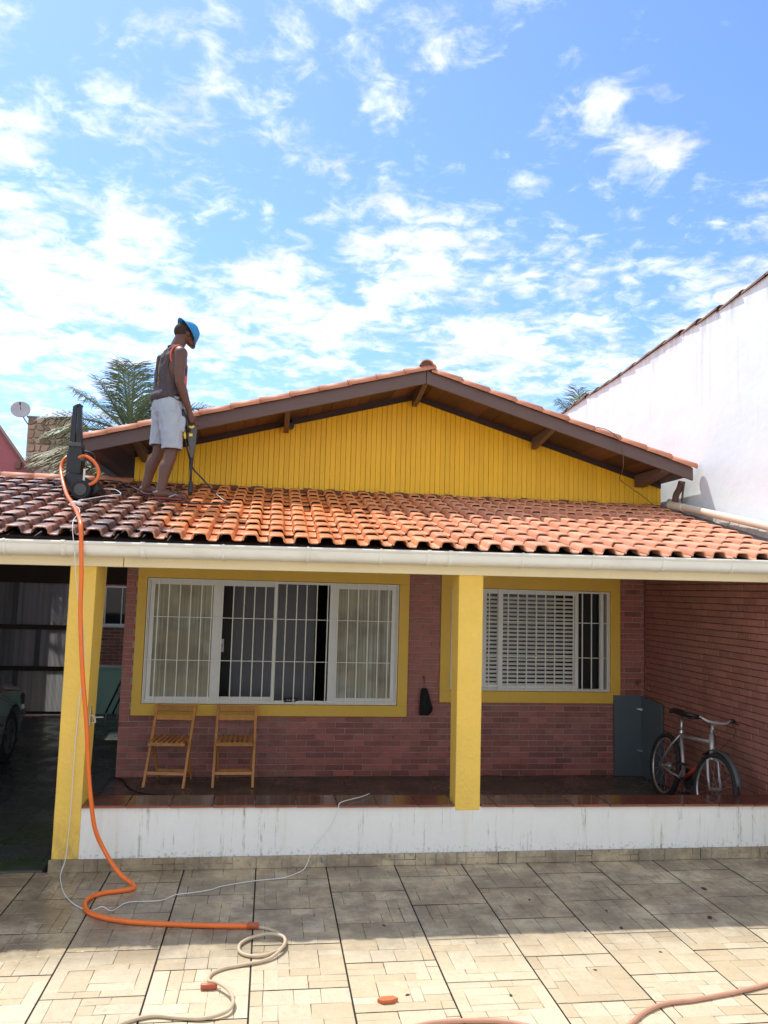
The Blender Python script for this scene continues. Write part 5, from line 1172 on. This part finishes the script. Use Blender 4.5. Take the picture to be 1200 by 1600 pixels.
# ------------------------------------------------------------------ debris on the patio
rng = random.Random(77)
LV = [(.791, 5.109, .016, 'dark leaf scrap just inside the eaves shadow in the middle of the patio'), (.794, 4.258, .014, 'small dark leaf scrap right beside the broken orange tile piece'),
      (1.851, 5.448, .015, 'small dark leaf scrap in shade, below the right-hand pillar'), (2.315, 5.23, .015, 'leftmost of three dark leaf scraps along the shaded right part of the patio'), (2.294, 4.96, .018, 'dark leaf scrap lying right at the edge of the eaves shadow'),
      (2.961, 5.069, .024, 'largest rounded dark scrap in the shade on the right of the patio'), (2.04, 4.932, .012, 'tiny dark scrap on the long joint at the shadow edge'), (2.383, 4.623, .011, 'tiny dark scrap alone in the sun on the right of the patio'),
      (1.897, 4.44, .011, 'tiny dark speck of leaf in the sun, centre right of the patio'), (1.333, 4.205, .014, 'thin dark leaf sliver in the sun near the pinkish hose'), (3.204, 5.558, .026, 'dark flat leaf scrap nearest the low wall, far right of the patio')]
for x, y, s_, lb in LV:
    k0 = rng.uniform(0, 3); el = rng.uniform(.35, .7)
    vs = [(x + s_ * (math.cos(a) * math.cos(k0) - el * math.sin(a) * math.sin(k0)) * rng.uniform(.75, 1.1), y + s_ * (math.cos(a) * math.sin(k0) + el * math.sin(a) * math.cos(k0)) * rng.uniform(.75, 1.1), .001) for a in [2 * math.pi * k / 9 for k in range(9)]]
    tag(MB().prism(vs, (0, 0, s_ * .22)).build('dead_leaf', M['debris']), lb, 'leaf')
tag(MB().prism([(.625, 4.20, .002), (.65, 4.175, .002), (.70, 4.178, .002), (.735, 4.20, .002), (.71, 4.225, .002), (.65, 4.222, .002)], (0, 0, .018)).build('tile_shard', M['shard'], None, bevel=.003), 'broken piece of orange roof tile lying on the sunlit patio', 'tile shard')

# ------------------------------------------------------------------ the man
def remeshed(name, elems, ma, par, voxel=.007, smooth=6, cuts=()):
    """elems: chains of (point, radius[, squash]) swept as overlapping rounded tubes, fused to ONE skin"""
    mb = MB()
    for ch_ in elems:
        if ch_[0] == 'ball': mb.ball(ch_[1], *ch_[2:5], n=20, m=14); continue
        pts = [Vector(p) for p, r_ in ch_]; rs = [r_ for p, r_ in ch_]
        sp = []; sr = []
        for i in range(len(pts) - 1):
            for k in range(6): t = k / 6; sp.append(pts[i].lerp(pts[i + 1], t)); tt = t * t * (3 - 2 * t); sr.append(rs[i] + (rs[i + 1] - rs[i]) * tt)
        sp.append(pts[-1]); sr.append(rs[-1]); mb.tube(sp, sr, 18); mb.ball(pts[0], rs[0], n=16, m=10); mb.ball(pts[-1], rs[-1], n=16, m=10)
    o = mb.build(name, ma, None)
    md = o.modifiers.new('r', 'REMESH'); md.mode = 'VOXEL'; md.voxel_size = voxel
    s2 = o.modifiers.new('s', 'SMOOTH'); s2.iterations = smooth; s2.factor = .5
    dg = bpy.context.evaluated_depsgraph_get(); nm = bpy.data.meshes.new_from_object(o.evaluated_get(dg)); o.modifiers.clear(); o.data = nm
    if cuts:
        bm = bmesh.new(); bm.from_mesh(nm)
        for co, no_ in cuts: bmesh.ops.bisect_plane(bm, geom=bm.verts[:] + bm.edges[:] + bm.faces[:], plane_co=co, plane_no=no_, clear_outer=True)
        bm.to_mesh(nm); bm.free()
    nm.polygons.foreach_set('use_smooth', [True] * len(nm.polygons)); nm.materials.clear(); nm.materials.append(ma)
    o.parent = par; return o
man = thing('person', 'man in blue cap, dark sleeveless vest and grey shorts pressure washing on the roof', 'person', (-1.035, 7.56, 2.862))
man.rotation_euler = (0, 0, R(27))     # local x = forward, -y = his right (towards the viewer), z up
Rk, Lk = (.035, -.135, .46), (-.01, .135, .53)
body_el = [
    [((-.085, -.175, .085), .043), ((-.07, -.172, .16), .044), ((-.045, -.158, .30), .060), ((.0, -.14, .40), .054), ((.012, -.135, .47), .060), ((.01, -.12, .62), .078), ((0, -.098, .82), .092), ((0, -.09, .92), .10)],
    [((-.11, .19, .155), .043), ((-.09, .185, .23), .044), ((-.065, .17, .37), .060), ((-.02, .15, .47), .054), ((-.012, .145, .54), .060), ((-.0, .13, .68), .078), ((0, .10, .84), .092), ((0, .09, .92), .10)],
    # feet
    [((-.115, -.18, .045), .034), ((-.04, -.185, .050), .036), ((.05, -.19, .034), .032), ((.12, -.195, .024), .026)],
    [((-.14, .19, .115), .034), ((-.06, .195, .118), .036), ((.03, .20, .104), .032), ((.10, .205, .094), .026)],
    # trunk
    [((0, -.06, .93), .115), ((.0, -.055, 1.08), .108), ((.012, -.07, 1.25), .118), ((.02, -.075, 1.36), .105), ((.025, -.06, 1.42), .075)],
    [((0, .06, .93), .115), ((.0, .055, 1.08), .108), ((.012, .07, 1.25), .118), ((.02, .075, 1.36), .105), ((.025, .06, 1.42), .075)],
    [((.02, 0, 1.30), .11), ((.03, 0, 1.42), .080), ((.055, 0, 1.50), .064), ((.085, 0, 1.57), .064)],
    # shoulders and arms
    [((.03, -.08, 1.41), .062), ((.03, -.165, 1.395), .064)],
    [((.03, .08, 1.41), .062), ((.03, .165, 1.395), .064)],
    [((.03, -.185, 1.385), .064), ((.02, -.21, 1.30), .058), ((.01, -.225, 1.20), .050), ((.015, -.232, 1.10), .042), ((.05, -.225, 1.03), .044), ((.10, -.205, .93), .035), ((.145, -.185, .845), .027)],
    [((.03, .185, 1.385), .064), ((.04, .215, 1.27), .054), ((.06, .225, 1.12), .042), ((.12, .19, 1.01), .042), ((.20, .12, .90), .034), ((.235, .06, .82), .027)],
    # palms
    [((.148, -.182, .84), .028), ((.162, -.178, .795), .033), ((.172, -.175, .765), .033)],
    [((.237, .055, .815), .027), ((.245, .015, .775), .032), ((.25, -.005, .75), .031)],
]
# head (bowed forward), jaw, nose, ear
hc = Vector((.135, 0, 1.635))
body_el += [('ball', hc + Vector((-.012, 0, .018)), .098, .078, .092), [(hc + Vector((.02, 0, -.01)), .070), (hc + Vector((.060, 0, -.060)), .048)], [(hc + Vector((.075, 0, -.085)), .026), (hc + Vector((.082, 0, -.088)), .022)],
            [(hc + Vector((.088, 0, -.010)), .012), (hc + Vector((.108, 0, -.038)), .014)], [(hc + Vector((.092, 0, -.062)), .012), (hc + Vector((.096, 0, -.066)), .010)]]
for s in (-1, 1): body_el.append([(hc + Vector((-.005, s * .078, .0)), .014), (hc + Vector((.0, s * .086, -.012)), .012), (hc + Vector((.004, s * .080, -.030)), .009)])
def fingers(p0, fwd, acr, curl, th):   # four unequal fingers curled round a grip, plus a thumb from the side of the palm
    out = []; p0 = Vector(p0); fwd = Vector(fwd).normalized(); acr = Vector(acr).normalized(); curl = Vector(curl).normalized()
    for i, ln in enumerate((.042, .048, .045, .036)):
        b = p0 + acr * ((i - 1.5) * .0195); k1 = b + fwd * ln * .55 + curl * ln * .25; k2 = k1 + curl * ln * .65 - fwd * ln * .1; k3 = k2 + curl * ln * .25 - fwd * ln * .45
        out.append([(b, .0102), (k1, .0098), (k2, .0090), (k3, .0080)])
    t0 = p0 - fwd * .045 + acr * .030; t1 = t0 + acr * .022 + fwd * .028 + curl * .012; t2 = t1 + curl * .025 + fwd * .018
    out.append([(t0, .0125), (t1, .0110), (t2, .0095)]); return out
body_el += fingers((.182, -.172, .750), (.35, .15, -1), (.9, 0, .35), (-.25, 1, -.15), 0)
body_el += fingers((.252, -.015, .735), (.1, -.4, -1), (.95, .2, .1), (0, -.3, .9), 0)
for (fx, fy, fz_) in ((.135, -.195, .026), (.115, .205, .096)):
    for i in range(5):
        ln = (.040, .034, .030, .026, .020)[i]; yy = fy + ((i - 2) * .0165) * (1 if fy < 0 else -1) * -1
        body_el.append([((fx - .012 - i * .004, yy, fz_), .0115), ((fx + ln - .01 - i * .005, yy, fz_ - .008), .0095)])
mbody = remeshed('body', body_el, M['skin'], man, .0058, 4)
vest_el = [
    [((0, -.065, .90), .125), ((-.005, -.06, 1.0), .122), ((0, -.06, 1.08), .118), ((.01, -.075, 1.25), .126), ((.018, -.078, 1.36), .112), ((.022, -.075, 1.415), .078)],
    [((0, .065, .90), .125), ((-.005, .06, 1.0), .122), ((0, .06, 1.08), .118), ((.01, .075, 1.25), .126), ((.018, .078, 1.36), .112), ((.022, .075, 1.415), .078)],
    [((.01, 0, 1.0), .12), ((.015, 0, 1.30), .115), ((.025, 0, 1.42), .082)],
    [((.028, -.06, 1.425), .062), ((.030, -.135, 1.408), .066)], [((.028, .06, 1.425), .062), ((.030, .135, 1.408), .066)],
    # soft folds at the hem and down the back
    [((-.09, -.12, .985), .045), ((.02, -.165, .965), .040), ((.09, -.12, .975), .042)], [((-.10, .10, .99), .045), ((-.115, 0, .985), .05), ((-.09, -.12, .985), .045)],
    [((-.085, .02, 1.36), .040), ((-.108, .01, 1.15), .030)], [((-.080, -.06, 1.34), .036), ((-.100, -.05, 1.18), .028)]]
vest = remeshed('vest', vest_el, M['shirt'], man, .0065, 5, cuts=[((0, 0, .915), (-.12, 0, -1)), ((0, -.152, 1.38), (0, -1, .10)), ((0, .152, 1.38), (0, 1, .10)), ((.045, 0, 1.475), (.35, 0, 1))])
def trim(name, path, r_, ma, closed=True): return MB().tube(spline(path, 5, closed), r_, 8, closed=closed).build(name, ma, vest, smooth='full')
for s in (-1, 1):
    trim('armhole_trim', [(.030, s * .150, 1.466), (-.020, s * .150, 1.452), (-.050, s * .150, 1.40), (-.054, s * .152, 1.33), (-.020, s * .160, 1.278), (.045, s * .160, 1.285), (.084, s * .152, 1.35), (.080, s * .150, 1.42)], .0095, M['orange_trim'])
    # orange side/front panel
    MB().add([(.085, s * .145, 1.30), (.118, s * .115, 1.30), (.118, s * .110, 1.12), (.080, s * .145, 1.12), (.078, s * .150, .98), (.118, s * .110, .98)], [(0, 1, 2, 3), (3, 2, 5, 4)]).build('side_panel', M['orange_trim'], vest).modifiers.new('s', 'SOLIDIFY').thickness = .014
trim('neck_trim', [(.100, 0, 1.450), (.078, -.050, 1.466), (.03, -.066, 1.480), (-.010, -.050, 1.490), (-.026, 0, 1.492), (-.010, .050, 1.490), (.03, .066, 1.480), (.078, .050, 1.466)], .008, M['shirt'])
pr_ = MB()
for (a, b_) in (((-.090, -.075, 1.40), (-.118, -.040, 1.13)), ((-.095, -.03, 1.40), (-.122, -.045, 1.13)), ((-.078, -.105, 1.36), (-.112, -.065, 1.20)), ((-.112, -.06, 1.12), (-.112, -.02, 1.10)), ((-.110, -.045, 1.135), (-.113, -.045, 1.07))):
    pr_.tube([a, ((a[0] + b_[0]) / 2 - .012, (a[1] + b_[1]) / 2, (a[2] + b_[2]) / 2), b_], .0045, 6)
pr_.build('back_print', M['print'], vest)
shorts_el = [
    [((0, -.055, 1.00), .118), ((-.005, -.07, .93), .122), ((-.002, -.10, .82), .114), ((.006, -.125, .66), .101), ((.012, -.138, .50), .095), ((.015, -.14, .43), .094)],
    [((0, .055, 1.00), .118), ((-.005, .07, .93), .122), ((-.002, .10, .82), .114), ((-.004, .13, .72), .101), ((-.010, .145, .57), .095), ((-.010, .147, .50), .094)],
    [((-.02, 0, .97), .125), ((-.01, 0, .88), .12)],
    [((.10, -.17, .80), .022), ((.07, -.21, .66), .026)], [((-.08, -.06, .84), .030), ((-.07, -.10, .66), .028)], [((.09, -.08, .70), .024), ((.09, -.15, .52), .022)]]
shorts = remeshed('shorts', shorts_el, M['shorts'], man, .007, 4, cuts=[((0, 0, .975), (-.05, 0, 1))])
# hems: cut the two legs at their own heights
bm = bmesh.new(); bm.from_mesh(shorts.data)
geom = [v for v in bm.verts if v.co.y < 0 and v.co.z < .475 or v.co.y >= 0 and v.co.z < .545]
bmesh.ops.delete(bm, geom=geom, context='VERTS'); bm.to_mesh(shorts.data); bm.free(); shorts.modifiers.new('s', 'SOLIDIFY').thickness = .006
def folds(o, amp, fr):
    me = o.data
    for v in me.vertices:
        c = v.co; d = noise.noise(Vector((c.x * fr[0] + c.z * 3, c.y * fr[1] - c.z * 4, c.z * fr[2]))) + .5 * noise.noise(Vector((c.x * fr[0] * 2.3 - c.z * 9, c.y * fr[1] * 2.3 + c.z * 8, c.z * fr[2] * 2)))
        v.co = c + v.normal * (amp * (abs(d) * 2 - .5))
    me.update()
folds(shorts, .0075, (14, 14, 5)); folds(vest, .0060, (14, 14, 5))
hair = remeshed('hair', [('ball', hc + Vector((-.018, 0, .026)), .098, .081, .090)], M['hair'], man, .006, 2, cuts=[(hc + Vector((.045, 0, 0)), (1, 0, .35)), (hc + Vector((0, 0, -.035)), (.35, 0, -1))])
# peaked cap pulled down over the brow, back flap raised
cap = thing('cap', '', '', (0, 0, 0)); del cap['label'], cap['category']; cap.name = 'cap'; cap.parent = man
def ringcap(rows_): 
    vs = []; n_ = len(rows_[0]); fs = []
    for r_ in rows_: vs += r_
    for i in range(len(rows_) - 1):
        for k in range(n_ - 1): fs.append((i * n_ + k, i * n_ + k + 1, (i + 1) * n_ + k + 1, (i + 1) * n_ + k))
    return MB().add(vs, fs)
axc = Vector((.90, 0, .44)).normalized(); uu = Vector((.44, 0, -.90)).normalized(); vv = Vector((0, 1, 0)); cc = hc + Vector((.012, 0, .018))
rows_ = []
for i in range(9):
    th_ = i / 8 * R(84); r_ = .107
    rows_.append([tuple(cc + axc * (r_ * 1.12 * math.cos(th_)) + (uu * math.cos(a) * 1.08 + vv * math.sin(a) * .90) * (r_ * math.sin(th_)) + axc * (.004 * math.sin(5 * a) * math.sin(th_))) for a in [2 * math.pi * k / 28 for k in range(29)]])
crown = ringcap(rows_).build('crown', M['cap'], cap, smooth='full'); crown.modifiers.new('s', 'SOLIDIFY').thickness = .004
rows_ = []
for i in range(4):
    t = i / 3
    rows_.append([tuple(cc + axc * (.012 - .020 * t * (1 - .9 * math.cos(a))) + (uu * math.cos(a) * 1.08 + vv * math.sin(a) * .92) * (.106 + .030 * t * (1 + .25 * math.cos(2 * a)) + .004 * t * math.sin(4 * a + 1))) for a in [2 * math.pi * k / 32 for k in range(33)]])
brim = ringcap(rows_).build('brim', M['cap'], cap, smooth='full'); brim.modifiers.new('s', 'SOLIDIFY').thickness = .004
for (fy, z, dx) in ((-.188, .0, 0), (.198, .072, -.025)):
    pts = []
    for k in range(20):
        a = 2 * math.pi * k / 20; pts.append((dx + .005 + .148 * math.cos(a), fy + (.048 + .006 * math.cos(a)) * math.sin(a), z))
    fl = MB().prism(pts, (0, 0, .018)).build('flip_flop', M['flip'], man, bevel=.004); fl.rotation_euler = (0, 0, 0)
    MB().tube([(dx + .10, fy, z + .045), (dx + .03, fy + .045, z + .048), (dx - .03, fy + .050, z + .02)], .006, 6).tube([(dx + .10, fy, z + .045), (dx + .03, fy - .048, z + .048), (dx - .03, fy - .052, z + .02)], .006, 6).build('strap', M['straps'], fl)
# spray gun held in his right hand
gun = thing('spray_lance', 'black and grey spray lance with yellow trigger held by the man, nozzle on the tiles', 'spray gun', (-.82, 7.5, 2.9))
def GB(mb, name, ma, **k): return P_(mb.build(name, ma, gun, **k), gun)
GB(MB().tube([(-.925, 7.44, 3.72), (-.912, 7.445, 3.68), (-.885, 7.455, 3.62), (-.865, 7.465, 3.57), (-.850, 7.475, 3.52)], [.018, .024, .022, .024, .028], 12), 'grip', M['black'], smooth='full')
GB(MB().prism([(-.865, 7.455, 3.50), (-.845, 7.455, 3.585), (-.800, 7.455, 3.59), (-.778, 7.455, 3.54), (-.785, 7.455, 3.38), (-.805, 7.455, 3.27), (-.828, 7.455, 3.27), (-.845, 7.455, 3.38)], (0, .045, 0)), 'gun_body', M['greyplastic'], bevel=.010)
GB(MB().tube([(-.850, 7.445, 3.565), (-.825, 7.442, 3.555), (-.805, 7.445, 3.57)], .010, 8), 'trigger', M['yplastic'], smooth='full')
GB(MB().box((-.845, 7.445, 3.475), (-.815, 7.455, 3.50)), 'yellow_catch', M['yplastic'])
GB(MB().tube([(-.888, 7.455, 3.515), (-.888, 7.455, 3.49), (-.882, 7.457, 3.45)], [.006, .013, .010], 8), 'hose_nut', M['yplastic'], smooth='full')
GB(MB().tube([(-.817, 7.478, 3.30), (-.815, 7.475, 3.15), (-.811, 7.46, 3.03)], [.022, .013, .011], 12), 'lance_tube', M['black'], smooth='full')
GB(MB().tube([(-.811, 7.46, 3.06), (-.810, 7.458, 3.04), (-.808, 7.445, 2.96), (-.806, 7.44, 2.915)], [.012, .020, .023, .018], 12), 'nozzle', M['black'], smooth='full')
for o_ in list(gun.children): o_.location.x += .032
# world-space children of things whose parts were built in world coordinates keep their place
for top in (front, porch, gab, roof, win1, win2, gut, p1, p2, dr, cab): pass
